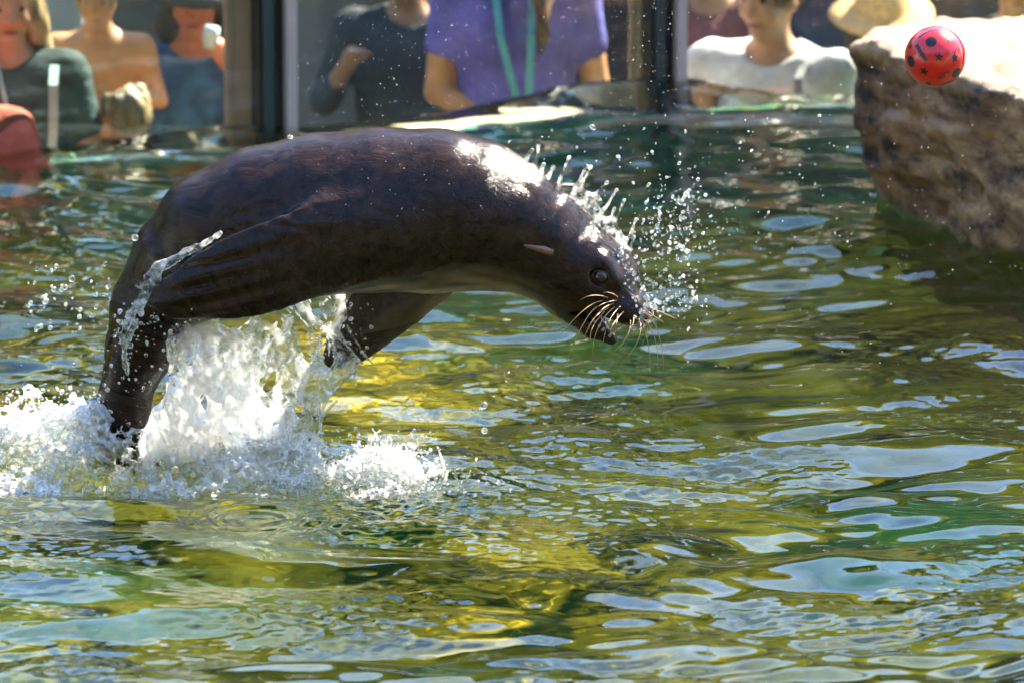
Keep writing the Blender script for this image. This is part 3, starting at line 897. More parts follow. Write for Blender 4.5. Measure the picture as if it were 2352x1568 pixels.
def build_rock():
    G = Grid((.75, 1.45, -.95), (3.1, 4.05, .62), .016)
    p = G.pts(); X, Y, Z = p[..., 0], p[..., 1], p[..., 2]
    top = [(.93, 3.24), (1.00, 3.02), (1.17, 2.64), (1.345, 2.33), (1.7, 2.0), (2.5, 1.65), (2.9, 2.3), (2.85, 3.5), (2.3, 3.72), (1.5, 3.66), (1.02, 3.60)]
    # sides lean inwards towards the water, with ledges
    k = np.clip((.47 - Z) / .47, 0, 2.6)
    sh = -0.075 * k
    d2 = poly_sdf(X + sh * 1.0, Y - 0.02 * k, top)
    led = .012 * np.sign(np.sin(Z * 22 + 2.4 * vnoise(p, 1.1, 1))) * np.clip(.5 + vnoise(p, 2.3, 4), 0, 1)
    d2 = d2 + led + .05 * np.clip((.04 - Z) / .05, 0, 1) * np.clip((X - 1.2) * 3, 0, 1)
    dz = Z - (.475 + .05 * fbm(p * np.array([1, 1, .2]), 2.2, 4, 2) + .02 * (X - 1.3))
    d = np.maximum(d2, dz)
    hsm = np.clip(.5 - .5 * (d2 - dz) / .05, 0, 1)
    d = d2 * (1 - hsm) + dz * hsm + .05 * hsm * (1 - hsm)
    d = np.maximum(d, -.93 - Z)
    d = d + .060 * fbm(p, 3.0, 5, 6, .6) - .03 * (.5 - np.abs(fbm(p, 5.0, 3, 16, .6))) + .022 * np.abs(vnoise(p, 9, 8)) + .012 * np.abs(vnoise(p, 18, 3)) + .03 * np.clip(np.abs(vnoise(p * np.array([.35, .35, 1]), 9, 5)) * -6 + .8, 0, 1) * (Z < .4)
    G.f = d.astype(np.float32)
    v, q = G.mesh()
    return smooth_v(v, q, 1, .4), q
rv, rq = build_rock()
ro = np.array([1.9, 2.9, -.92])
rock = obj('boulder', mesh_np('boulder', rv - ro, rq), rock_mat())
rock.location = ro
tag(rock, 'big tan brown boulder with a sunlit flat top rising from the water', 'rock')
# ================================================================== VIEWING WINDOW
def glass_y(x):
    return np.interp(x, [p[0] for p in GLASS], [p[1] for p in GLASS])
MFRAME = principled('black_frame', (0.012, 0.016, 0.017), 0.35, noise=.3, scale=20)
MGASKET = principled('teal_gasket', (0.02, 0.045, 0.045), 0.4)
MSTEEL = principled('pale_steel', (0.50, 0.38, 0.34), 0.45, metallic=0.0, noise=.1, scale=6)
MTIMBER = principled('pale_timber', (0.72, 0.57, 0.40), 0.7, noise=.25, scale=5, stretch=(6, 6, .5), bump=.2, bscale=60)
MWALL = principled('dark_timber_wall', (0.15, 0.125, 0.10), 0.85, noise=.6, scale=1.6, stretch=(2.2, 1, .4))
MSTONE = principled('pale_stone', (0.42, 0.38, 0.32), 0.8, noise=.35, scale=3, bump=.3)
def glass_mat():
    m, nt, out = mat('window_glass')
    tr = N(nt, 'ShaderNodeBsdfTransparent'); tr.inputs[0].default_value = (.90, .95, .92, 1)
    gl = N(nt, 'ShaderNodeBsdfGlossy'); gl.inputs['Roughness'].default_value = .02
    df = N(nt, 'ShaderNodeBsdfDiffuse'); df.inputs[0].default_value = (.55, .55, .50, 1)
    fr = N(nt, 'ShaderNodeFresnel'); fr.inputs[0].default_value = 1.45
    m1 = N(nt, 'ShaderNodeMixShader'); nt.links.new(fr.outputs[0], m1.inputs[0]); nt.links.new(tr.outputs[0], m1.inputs[1]); nt.links.new(gl.outputs[0], m1.inputs[2])
    # dried spots and film of dirt
    tc = N(nt, 'ShaderNodeTexCoord'); tx = N(nt, 'ShaderNodeTexNoise'); tx.inputs['Scale'].default_value = 3; tx.inputs['Detail'].default_value = 7
    nt.links.new(tc.outputs['Object'], tx.inputs['Vector'])
    mr = N(nt, 'ShaderNodeMapRange'); mr.inputs[1].default_value = .35; mr.inputs[2].default_value = .75; mr.inputs[3].default_value = .0; mr.inputs[4].default_value = .045
    nt.links.new(tx.outputs[0], mr.inputs[0])
    m2 = N(nt, 'ShaderNodeMixShader'); nt.links.new(mr.outputs[0], m2.inputs[0]); nt.links.new(m1.outputs[0], m2.inputs[1]); nt.links.new(df.outputs[0], m2.inputs[2])
    nt.links.new(m2.outputs[0], out.inputs[0])
    return m
MGLASS = glass_mat()
MALGAE = principled('algae_wall', (.055, .22, .095), .85, noise=.5, scale=4, col2=(.02, .10, .045), bump=.3)
def slab(name, p, q, t, z0, z1, m, parent=None, y_off=0.0):
    """upright slab of thickness t along p-q, its pool face y_off behind the line"""
    p = np.array(p, float); q = np.array(q, float); d = q - p; L = np.linalg.norm(d); d /= L
    n = np.array([-d[1], d[0]])
    if n[1] < 0: n = -n
    a, b = p + n * y_off, q + n * y_off
    me = bpy.data.meshes.new(name)
    c = [a, b, b + n * t, a + n * t]
    me.from_pydata([(x, y, z0) for x, y in c] + [(x, y, z1) for x, y in c], [], [(3, 2, 1, 0), (4, 5, 6, 7), (0, 1, 5, 4), (1, 2, 6, 5), (2, 3, 7, 6), (3, 0, 4, 7)])
    return obj(name, me, m, parent)
wall = empty('glass_wall', (0, 4.6, -1.15))
tag(wall, 'wet glass viewing wall with black frames between pool and visitors', 'window')
def keep(o):
    o.parent = wall; o.matrix_parent_inverse.identity()
    o.location = (-wall.location[0], -wall.location[1], -wall.location[2]); return o
for (p, q) in zip(GLASS[:-1], GLASS[1:]):
    d = np.array(q) - np.array(p); d /= np.linalg.norm(d)
    keep(slab('glass_pane', np.array(p) + d * .004, np.array(q) - d * .004, .018, -.136, 1.7, MGLASS))
    keep(slab('base_wall', p, q, .05, -1.72, -.14, MALGAE, y_off=-.008))
def mullion(x0, x1, xs0, xs1):
    """black upright between two panes with a bright steel edge on it"""
    def gy(px): X = (px - 1176) / 1000 * (20.2 / 16); return X, float(glass_y(X))
    a, b = gy(x0), gy(x1)
    keep(slab('frame', (a[0], a[1]), (b[0], b[1]), .09, -.40, 1.72, MFRAME, y_off=.022))
    c, e = gy(x0 - 2), gy(x0 + 20)
    keep(slab('gasket', c, e, .012, -.40, 1.71, MGASKET, y_off=-.014))
    c, e = gy(xs0), gy(xs1)
    keep(slab('steel_edge', c, e, .03, -.40, 1.71, MSTEEL, y_off=-.034))
mullion(603, 676, 648, 671)
mullion(1513, 1595, 1556, 1579)
for xa, xb, lab in ((520, 604, 'beige timber post beside the mullion next to the woman in a dark hat'), (1450, 1514, 'beige timber post between the white bag and the black mullion')):
    X0 = (xa - 1176) / 1000 * (20.5 / 16); X1 = (xb - 1176) / 1000 * (20.5 / 16)
    y = float(glass_y((X0 + X1) / 2)) + .16
    o = obj('timber_post', box_mesh('timber_post', (-(X1 - X0) / 2, -.05, 0), ((X1 - X0) / 2, .05, 3.1), .006), MTIMBER)
    o.location = ((X0 + X1) / 2, y, -1.15)
    tag(o, lab, 'post')
# cut water and pool floor where the glass stands
def trim_water():
    me = water.data
    v = np.stack([XX, YY, ZZ], -1).reshape(-1, 3)
    c = v[Q].mean(1)
    ok = c[:, 1] < glass_y(c[:, 0]) + .012
    nm = mesh_np('water', v, Q[ok]); nm.materials.append(MWATER)
    water.data = nm; bpy.data.meshes.remove(me)
    p = [(-9.1, -9.1), (9.1, -9.1), (9.1, 4.96)] + [(x, y + .01) for x, y in GLASS[::-1]] + [(-9.1, 2.34)]
    fm = bpy.data.meshes.new('pool_floor'); fm.from_pydata([(x, y, -1.25) for x, y in p], [], [tuple(range(len(p)))])
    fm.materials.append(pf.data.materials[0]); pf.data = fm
trim_water()
for nm, p, q in (('pool_wall_left', (-9.0, 2.3), (-9.0, -9.0)), ('pool_wall_right', (9.0, -9.0), (9.0, 4.9)), ('pool_wall_near', (-9, -9), (9, -9))):
    o = slab(nm, p, q, .3, -1.72, .35, MCONC); tag(o, 'concrete edge of the pool', 'wall', kind='structure')
# behind the visitors
bw = obj('back_wall', box_mesh('back_wall', (-9, 0, 0), (9, .25, 3.0), .01), MWALL); bw.location = (0, 9.2, -1.149)
tag(bw, 'dark weathered timber wall behind the visitors', 'wall')
sw = obj('stone_bench', box_mesh('stone_bench', (-1.1, -.2, 0), (1.1, .2, 1.28), .03), MSTONE); sw.location = (-2.52, 7.4, -1.149)
tag(sw, 'pale stone block wall behind the bare chested child', 'wall')
ld = empty('viewing_ledge', (0, 5.2, -1.149))
tag(ld, 'low timber ledge inside the glass that visitors lean on', 'ledge')
led_o = slab('ledge_board', (-.55, 4.62), (4.5, 5.15), .17, -.215, -.175, MTIMBER); led_o.parent = ld; led_o.location = (0, -5.2, 1.149)
for X in (-.45, .75, 2.0, 3.4, 4.4):
    yb = np.interp(X, (-.55, 4.5), (4.62, 5.15)) + .1
    o = obj('leg', box_mesh('leg', (X - .03, yb - .03 - 5.2, 0), (X + .03, yb + .03 - 5.2, .935)), MTIMBER, ld)
st = obj('viewing_step', box_mesh('viewing_step', (-.55, -.22, 0), (.55, .22, .42), .02), MCONC); st.location = (-1.30, 4.80, -1.149)
tag(st, 'concrete step that the bare chested child stands on', 'step')
pp = empty('sign_post', (-.37, 7.2, -1.149))
tag(pp, 'pale sunlit wooden post with a short arm behind the glass', 'post')
obj('post', box_mesh('post', (-.012, -.02, 0), (.018, .02, 2.2)), MSTONE, pp)
obj('arm', tube_mesh('arm', [(-.02, 0, 1.22), (.06, -.03, 1.215), (.13, -.04, 1.185)], [.022, .033, .016], 10), MSTONE, pp)

# ================================================================== VISITORS
SKIN = {k: principled('skin_' + k, c, .5, noise=.3, scale=7, sss=.05) for k, c in
        {'fair': (.64, .34, .20), 'tan': (.58, .29, .13), 'ruddy': (.64, .22, .12), 'brown': (.36, .18, .10)}.items()}
def cloth(name, c): return principled('cloth_' + name, c, .85, noise=.45, scale=6, bump=.5, bscale=18)
CL = {k: cloth(k, c) for k, c in {'teal': (.018, .055, .058), 'coral': (.70, .13, .07), 'blue': (.04, .13, .30), 'purple': (.15, .14, .50), 'white': (.80, .80, .78),
      'dark': (.030, .034, .040), 'navy': (.03, .05, .10), 'denim': (.08, .12, .2), 'khaki': (.22, .18, .12), 'maroon': (.18, .05, .05), 'grey': (.26, .27, .28)}.items()}
CL['blue'] = principled('cloth_blue_print', (.05, .16, .36), .85, col2=(.02, .05, .12), scale=16, bump=.5, bscale=18)
CL['teal'] = principled('cloth_teal_print', (.03, .085, .085), .85, col2=(.010, .022, .025), scale=9, stretch=(1, 1, 3), bump=.5, bscale=18)
HAIR = {k: principled('hair_' + k, c, .5, noise=.85, scale=34, stretch=(1, 1, .25), bump=.4, bscale=60) for k, c in
        {'blond': (.46, .33, .16), 'brown': (.10, .06, .035), 'dark': (.018, .016, .018), 'sandy': (.30, .23, .12), 'red': (.20, .08, .04)}.items()}
MSTRAW = principled('straw', (.62, .38, .15), .8, noise=.25, scale=60, bump=.4, bscale=120)
MLAN = principled('lanyard_teal', (.10, .42, .48), .6)
MEYEW = principled('eye_dark', (.02, .016, .014), .2)
MLIP = principled('lips', (.45, .14, .12), .4)
MBADGE = principled('badge', (.05, .36, .36), .35)
MORANGE = principled('orange_print', (.85, .22, .08), .6)
def hand(G, w, d, up, s=1.0, curl=.5):
    """palm, four fingers and a thumb from wrist w pointing along d"""
    d = d / np.linalg.norm(d); side = np.cross(d, up); side /= np.linalg.norm(side) + 1e-9; nn = np.cross(side, d)
    G.cone(w, w + d * .06 * s, .026 * s, .036 * s, k=.015, sc=(1, 1, 1))
    for i, (o, L) in enumerate(((-.028, .062), (-.010, .075), (.010, .070), (.028, .055))):
        a = w + d * .075 * s + side * o * s
        b = a + (d * (1 - curl * .4) + nn * -curl * .5) * L * .55 * s
        c = b + (d * (1 - curl) + nn * -curl) * L * .5 * s
        G.cone(a, b, .0105 * s, .0095 * s, k=.006); G.cone(b, c, .0095 * s, .008 * s, k=.004)
    a = w + d * .025 * s - side * .03 * s
    b = a + (d * .6 - side * .75) * .04 * s
    G.cone(a, b, .012 * s, .011 * s, k=.01); G.cone(b, b + (d * .9 - side * .2) * .03 * s, .011 * s, .009 * s, k=.004)

def person(label, x, y, Y, H, skin, shirt=None, sleeve=.45, trousers='dark', hair=('short', 'brown'), arms=None, drop=0.0, yaw=0.0, headyaw=0.0, tilt=0.0, bulk=1.0, hat=None, group='visitors behind the glass', back=False, base_z=-1.148, extra=None, lean=0.0, fine=.012):
    """a standing visitor; (x, y) is where the middle of the shoulders shows"""
    k = H / 1.7
    root = P(x, y, Y)
    sh_z = 1.40 * k - drop
    loc = np.array([root[0], root[1], base_z])
    e = empty('person', tuple(loc)); e.rotation_euler = (0, 0, yaw + (math.pi if back else 0))
    tag(e, label, 'person', group)
    up = np.array([0, 0, 1.0]); w = .185 * k * bulk
    hipz = .92 * k - drop; ln = -lean
    SHO = [np.array([-w, ln, sh_z]), np.array([w, ln, sh_z])]
    neck = np.array([0, ln + .005, sh_z + .07 * k]); hc = np.array([0, ln - .02 - .3 * lean, sh_z + .195 * k])
    if arms is None: arms = [((-.05, .02, -.28), (.03, -.06, -.53)), ((.05, .02, -.28), (-.03, -.06, -.53))]
    ARM = [(SHO[i], SHO[i] + np.array(a[0]) * k, SHO[i] + np.array(a[1]) * k) for i, a in enumerate(arms)]
    allp = np.array([p for a in ARM for p in a] + [hc])
    lo = np.minimum(allp.min(0) - .2, [-.32 * k, -.42, -.02]); hi = np.maximum(allp.max(0) + .2, [.32 * k, .3, sh_z + .38 * k])
    legs = []
    for s in (-1, 1):
        hp_ = np.array([s * .095 * k, 0, hipz]); kn = np.array([s * .10 * k, -.03 - drop * .9, .49 * k - drop * .35]); an = np.array([s * .10 * k, .02, .08 * k])
        legs.append((hp_, kn, an))
    def torso(G, i=0.0):
        G.cone((0, 0, hipz - .01), (0, ln * .4, hipz + .16 * k), .135 * k * bulk + i, .125 * k * bulk + i, k=.05, sc=(.88, 1.2, 1))
        G.cone((0, ln * .4, hipz + .16 * k), (0, ln, sh_z - .13 * k), .125 * k * bulk + i, .148 * k * bulk + i, k=.05, sc=(.86, 1.2, 1))
        G.cone(SHO[0] + [.05 * k, 0, -.045 * k], SHO[1] - [.05 * k, 0, .045 * k], .060 * k + i, .060 * k + i, k=.07)
        for s_ in SHO: G.cone(neck - [0, 0, .035 * k], s_ * .85 + neck * .15 - [0, 0, .03 * k], .050 * k + i, .046 * k + i, k=.05)
    G = Grid(lo, hi, fine); G.f[:] = .5
    torso(G)
    for s, (a, b, c) in enumerate(ARM):
        G.cone(a, b, .052 * k, .042 * k, k=.04); G.cone(b, c, .041 * k, .028 * k, k=.012)
        hand(G, c, c - b, up if abs((c - b)[2]) < .8 * np.linalg.norm(c - b) else np.array([0, -1.0, 0]), k)
    for a, b, c in legs:
        G.cone(a, b, .085 * k, .058 * k, k=.04); G.cone(b, c, .056 * k, .036 * k, k=.015)
        G.cone(c + [0, .03, -.04 * k], c + [0, -.16 * k, -.05 * k], .036 * k, .030 * k, k=.02)
    G.cone(neck - [0, 0, .08 * k], hc - [0, 0, .05 * k], .056 * k, .054 * k, k=.03)
    ch, shh = math.cos(headyaw), math.sin(headyaw)
    fw = np.array([shh * 1.0, -ch, -math.sin(tilt)]); fw /= np.linalg.norm(fw); rt = np.cross(fw, up); rt /= np.linalg.norm(rt); uu = np.cross(rt, fw)
    def hd(f, u, r): return hc + (fw * f + uu * u + rt * r) * k
    G.ell(hc + uu * .03 * k, np.array([.076, .098, .098]) * k, k=.02, R=(rt, fw, uu))
    G.cone(hd(.02, -.03, 0), hd(.045, -.075, 0), .058 * k, .036 * k, k=.03)
    G.cone(hd(.092, .025, 0), hd(.108, -.022, 0), .010 * k, .015 * k, k=.012)
    for s in (-1, 1):
        G.cone(hd(.085, .035, .018 * s), hd(.075, .035, .045 * s), .010 * k, .009 * k, k=.012)
        G.ell(hd(-.005, .0, .080 * s), np.array([.012, .02, .03]) * k, k=.008, R=(rt, fw, uu))
        G.cone(hd(.072, -.02, .035 * s), hd(.06, -.03, .05 * s), .022 * k, .018 * k, k=.02)
    v, q = G.mesh(); v = smooth_v(v, q, 2)
    obj('body', mesh_np('body', v, q), SKIN[skin], e)
    for s in (-1, 1):
        o = obj('eye', uv_sphere('eye', .012 * k, 10, 6), MEYEW, e); o.location = hd(.083, .017, .032 * s)
    o = obj('mouth', uv_sphere('mouth', .024 * k, 12, 8, (1, .4, .28)), MLIP, e); o.location = hd(.082, -.062, 0)
    o.rotation_euler = (0, 0, headyaw)
    if shirt:
        G = Grid(lo, hi, fine); G.f[:] = .5
        torso(G, .013)
        for a, b, c in ARM:
            if sleeve <= 1.0: G.cone(a, a + (b - a) * sleeve, .060 * k, .060 * k, k=.045)
            else: G.cone(a, b, .066 * k, .056 * k, k=.03); G.cone(b, b + (c - b) * (sleeve - 1), .054 * k, .044 * k, k=.01)
        G.ell((0, ln - .05 * k, sh_z + .085 * k), (.085 * k, .11 * k, .075 * k), k=.01, op='sub')
        pz = G.pts()
        G.f += (.016 * fbm(pz * np.array([1, 1, .6]), 10, 3, int(x) % 7)).astype(np.float32)
        G.f = np.maximum(G.f, (hipz - .02 - pz[..., 2]).astype(np.float32))
        v, q = G.mesh(); v = smooth_v(v, q, 1)
        obj('shirt', mesh_np('shirt', v, q), CL[shirt], e)
    G = Grid((lo[0], lo[1], -.02), (hi[0], hi[1], hipz + .12), .015); G.f[:] = .5
    G.cone((0, 0, hipz - .01), (0, 0, hipz + .05 * k), .135 * k * bulk + .008, .13 * k * bulk + .008, k=.05, sc=(.88, 1.2, 1))
    for a, b, c in legs:
        G.cone(a, b, .098 * k, .070 * k, k=.04); G.cone(b, c + [0, 0, .05], .066 * k, .052 * k, k=.015)
    v, q = G.mesh(); obj('trousers', mesh_np('trousers', smooth_v(v, q, 1), q), CL[trousers], e)
    for a, b, c in legs:
        obj('shoe', tube_mesh('shoe', [c + np.array([0, .06, -.035]) * k, c + np.array([0, -.04, -.03]) * k, c + np.array([0, -.17, -.045]) * k], [.042 * k, .047 * k, .036 * k], 10), CL['dark'], e)
    if hair:
        st_, hcx = hair
        G = Grid(hc - [.24 * k, .24 * k, .42 * k], hc + [.24 * k, .24 * k, .24 * k], .011); G.f[:] = .5
        G.ell(hc + uu * .042 * k - fw * .012 * k, np.array([.092, .108, .108]) * k, k=.02, R=(rt, fw, uu))
        if st_ == 'long':
            for s in (-1, 1):
                G.cone(hd(-.02, .02, .075 * s), hd(-.02, -.20, .085 * s), .045 * k, .05 * k, k=.04)
            G.cone(hd(-.07, .02, 0), hd(-.07, -.22, 0), .075 * k, .08 * k, k=.04)
        pz = G.pts(); G.f += (.030 * fbm(pz * np.array([1, 1, .45]), 24, 3, 1)).astype(np.float32)
        G.cone(hd(.125, -.045, 0), hd(.10, .02, 0), .085 * k, .066 * k, k=.012, op='sub')
        G.cone(hd(.05, -.14, 0), hd(.14, -.09, 0), .07 * k, .09 * k, k=.012, op='sub')
        v, q = G.mesh()
        obj('hair', mesh_np('hair', smooth_v(v, q, 1), q), HAIR[hcx], e)
    if hat == 'straw' or hat == 'dark':
        mm = MSTRAW if hat == 'straw' else CL['dark']
        prof = [(.0, .155), (.055, .152), (.088, .13), (.1, .07), (.105, .055), (.14, .045), (.19, .028 if hat == 'straw' else .0), (.19, .022 if hat == 'straw' else -.006), (.13, .035), (.098, .045)]
        nseg = 28; V = []; Fq = []
        for i in range(nseg):
            a = 2 * math.pi * i / nseg
            for r, z in prof:
                V.append(hc + (rt * math.cos(a) * r + fw * math.sin(a) * r * 1.08 + uu * (z + .045 + .01 * math.sin(2 * a) * r * 5)) * k)
        m_ = len(prof)
        for i in range(nseg):
            for j in range(m_ - 1):
                a0, b0 = i * m_ + j, ((i + 1) % nseg) * m_ + j
                Fq.append((a0, b0, b0 + 1, a0 + 1))
        me = bpy.data.meshes.new('hat'); me.from_pydata([tuple(t) for t in V], [], Fq)
        for p_ in me.polygons: p_.use_smooth = True
        obj('hat', me, mm, e)
    if hat == 'cap':
        G = Grid(hc - [.25 * k, .25 * k, .1], hc + [.25 * k, .25 * k, .25 * k], .012); G.f[:] = .5
        G.ell(hc + uu * .055 * k, np.array([.095, .11, .10]) * k, k=.01, R=(rt, fw, uu))
        G.ell(hd(.13, .065, 0), np.array([.075, .075, .012]) * k, k=.01, R=(rt, fw, uu))
        G.f = np.maximum(G.f, ((hc[2] + .04 * k) - G.pts()[..., 2]).astype(np.float32))
        v, q = G.mesh(); obj('cap', mesh_np('cap', smooth_v(v, q, 1), q), CL['navy'], e)
    info = dict(SHO=SHO, hc=hc, sh_z=sh_z, k=k, bulk=bulk, ln=ln, hipz=hipz, ARM=ARM, hd=hd)
    if extra: extra(e, info)
    return e

def strap(e, name, pts, r, m, sc=None):
    return obj(name, tube_mesh(name, pts, r, 6), m, e)
def ribbon(e, name, pts, w, m):
    V = []; Fq = []
    pts = [np.array(p, float) for p in pts]
    for i, p in enumerate(pts):
        t = pts[min(i + 1, len(pts) - 1)] - pts[max(i - 1, 0)]; s_ = np.cross(t, [0, 1.0, 0]); s_ /= np.linalg.norm(s_) + 1e-9
        for a, b in ((-1, -.0015), (1, -.0015), (1, .0015), (-1, .0015)): V.append(tuple(p + s_ * w * a + np.array([0, b, 0])))
    for i in range(len(pts) - 1):
        for j in range(4): Fq.append((i * 4 + j, i * 4 + (j + 1) % 4, i * 4 + 4 + (j + 1) % 4, i * 4 + 4 + j))
    me = bpy.data.meshes.new(name); me.from_pydata(V, [], Fq)
    return obj(name, me, m, e)

def lanyard_purple(e, i):
    z, k = i['sh_z'], i['k']; f = -.150 * k - .03 + i['ln']
    ribbon(e, 'lanyard', [(-.062, f + .09, z + .05), (-.045, f, z - .10), (-.01, f - .01, z - .24), (.032, f - .008, z - .385)], .011, MLAN)
    ribbon(e, 'lanyard', [(.055, f + .09, z + .05), (.05, f, z - .10), (.045, f - .01, z - .24), (.040, f - .008, z - .385)], .011, MLAN)
    o = obj('badge', box_mesh('badge', (-.055, -.004, -.12), (.055, .004, 0), .003), MBADGE, e); o.location = (.04, f - .015, z - .40)
    o = obj('bottle', tube_mesh('bottle', [(0, 0, 0), (0, 0, -.10), (0, 0, -.16)], [.018, .022, .02], 10), principled('bottle_blue', (.06, .42, .55), .25), e); o.location = (.04, f - .03, z - .39)
    # long brown hair over one shoulder
    obj('hair_strand', tube_mesh('hair_strand', [(.075, f + .10, z + .12), (.085, f + .02, z), (.085, f - .004, z - .10), (.08, f, z - .16)], [.03, .034, .026, .006], 8), HAIR['brown'], e)
person('visitor in a purple T-shirt with turquoise lanyard and badge, forearms on the ledge', 1182, -52, 5.33, 1.72, 'tan', 'purple', .52, 'denim', ('long', 'brown'),
       arms=[((-.035, -.02, -.30), (.20, -.17, -.42)), ((.05, .0, -.29), (-.10, -.17, -.43))], bulk=1.06, extra=lanyard_purple, fine=.010)

def man_extra(e, i):
    z, k, f = i['sh_z'], i['k'], -.155 * i['k'] + i['ln']
    ribbon(e, 'bag_strap', [(.115, i['ln'] + .02, z + .065), (.125, f + .02, z - .01), (.150, f - .024, z - .12), (.165, f - .03, z - .30), (.16, f, z - .42)], .014, CL['grey'])
    o = obj('chest_print', box_mesh('chest_print', (-.05, -.002, -.06), (.05, .002, .06)), MORANGE, e); o.location = (.085, f - .026, z - .13)
person('man in a white T-shirt with orange print and grey bag strap', 1788, 118, 5.32, 1.76, 'fair', 'white', .6, 'khaki', ('short', 'brown'),
       drop=.25, bulk=1.12, yaw=-.35, headyaw=-.3, lean=.05, extra=man_extra, fine=.010)

def lanyard_teal(e, i):
    z, k = i['sh_z'], i['k']; f = -.150 * k - .02 + i['ln']
    pale = principled('strap_pale_teal', (.30, .52, .48), .6)
    ribbon(e, 'bag_strap', [(.135, i['ln'], z + .055), (.137, f + .01, z - .02), (.138, f - .02, z - .13), (.13, f - .03, z - .27)], .013, pale)
    ribbon(e, 'lanyard', [(-.03, f + .08, z + .04), (.0, f, z - .08), (.02, f - .02, z - .2), (.10, f - .03, z - .29)], .006, pale)
    o = obj('teal_bag', box_mesh('teal_bag', (-.09, -.05, -.26), (.09, .05, 0), .03), principled('bag_teal', (.02, .16, .17), .5, noise=.4, scale=14), e); o.location = (.09, f - .08, z - .33)
    obj('bag_knot', tube_mesh('bag_knot', [(.03, f - .09, z - .27), (.09, f - .13, z - .255), (.15, f - .12, z - .28), (.19, f - .10, z - .36), (.2, f - .09, z - .42)], [.012, .026, .024, .018, .01], 8), pale, e)
person('blond visitor in a dark teal T-shirt with pale straps and a teal bag', 22, 165, 4.42, 1.62, 'fair', 'teal', .6, 'dark', ('long', 'blond'), arms=[((-.06, .02, -.28), (.0, -.16, -.42)), ((.06, .02, -.28), (.02, -.14, -.44))], headyaw=.15, tilt=.1, extra=lanyard_teal, bulk=1.0)
person('bare chested child on a concrete step between the teal and blue tops', 226, 112, 4.74, 1.13, 'tan', None, .5, 'denim', ('short', 'sandy'), arms=[((-.09, .0, -.25), (-.02, -.15, -.40)), ((.07, -.04, -.24), (-.06, -.22, -.20))], base_z=-.728, headyaw=-.1, bulk=1.08)
def cup_extra(e, i):
    c = i['ARM'][1][2]
    o = obj('cup', tube_mesh('cup', [(0, 0, -.02), (.004, 0, .02), (.01, 0, .045)], [.019, .026, .023], 12), principled('cup_pale_blue', (.55, .68, .75), .35), e)
    o.location = c + np.array([-.05, -.05, .07])
person('ruddy faced visitor in a dark wide hat and blue top raising a cup', 452, 196, 4.98, 1.62, 'ruddy', 'blue', .4, 'dark', ('long', 'dark'), drop=.07, arms=[((-.07, .0, -.27), (.02, -.14, -.44)), ((.10, -.10, -.24), (-.08, -.20, .03))], tilt=.15, hat='dark', extra=cup_extra, headyaw=-.1)
person('small child with tousled sandy hair seen from behind, close to the glass', 290, 390, 4.42, 1.26, 'fair', 'khaki', .5, 'navy', ('short', 'sandy'), back=True)
person('visitor in a coral red T-shirt, arm at the glass beside the teal bag', -88, 262, 4.02, 1.50, 'ruddy', 'coral', .9, 'navy', ('short', 'brown'), arms=[((-.06, .02, -.28), (.0, -.1, -.45)), ((.05, -.06, -.27), (.04, -.12, -.5))])
person('visitor in dark clothes in the shade behind the purple T-shirt visitor', 936, 118, 6.6, 1.6, 'brown', 'dark', 1.5, 'dark', ('short', 'dark'), drop=.22, arms=[((-.10, -.05, -.25), (-.02, -.20, -.10)), ((.06, .0, -.28), (.0, -.15, -.42))])
person('visitor in a maroon top with a dark cap in the shade beside the black mullion', 1632, 100, 6.4, 1.66, 'brown', 'maroon', .5, 'dark', ('short', 'dark'), hat='cap', drop=.2)
person('visitor in a wide straw hat and white shirt standing behind the boulder', 2022, 190, 6.1, 1.5, 'tan', 'white', .5, 'khaki', ('long', 'brown'), hat='straw', tilt=.30, drop=.24)
person('visitor in a navy cap behind the far end of the boulder', 2330, 168, 5.9, 1.55, 'tan', 'teal', .5, 'dark', ('short', 'brown'), hat='cap', drop=.1)
person('visitor in dark navy clothes standing back between the straw hat and the white T-shirt', 1935, 60, 7.3, 1.7, 'brown', 'navy', 1.6, 'dark', ('short', 'dark'), drop=.1)
person('visitor in a black jacket in the shade behind the timber post', 1400, 40, 7.0, 1.7, 'brown', 'dark', 1.6, 'dark', ('short', 'dark'), drop=.1)
# white bag on the ledge
def build_bag():
    G = Grid((-.12, -.09, -.02), (.14, .09, .19), .008); G.f[:] = .5
    G.cone((-.045, 0, .035), (.045, 0, .105), .05, .042, k=.03, sc=(1, 1.1, 1)); G.cone((-.05, 0, .03), (.03, 0, .03), .035, .035, k=.03)
    G.f += (.006 * fbm(G.pts(), 22, 3, 2)).astype(np.float32)
    v, q = G.mesh(); return smooth_v(v, q, 1), q
bv, bq = build_bag()
Bp = P(1408, 212, 4.93)
bag = empty('bag', (Bp[0], 4.98, -.176))
tag(bag, 'white cloth bag lying on the ledge beside the timber post', 'bag')
bag.scale = (1.2, 1.2, 1.35)
obj('bag_body', mesh_np('bag_body', bv, bq), CL['white'], bag)
obj('handle', tube_mesh('handle', [(-.04, 0, .06), (-.07, -.01, .11), (-.03, -.015, .14), (.03, -.01, .12)], .006, 6), CL['grey'], bag)
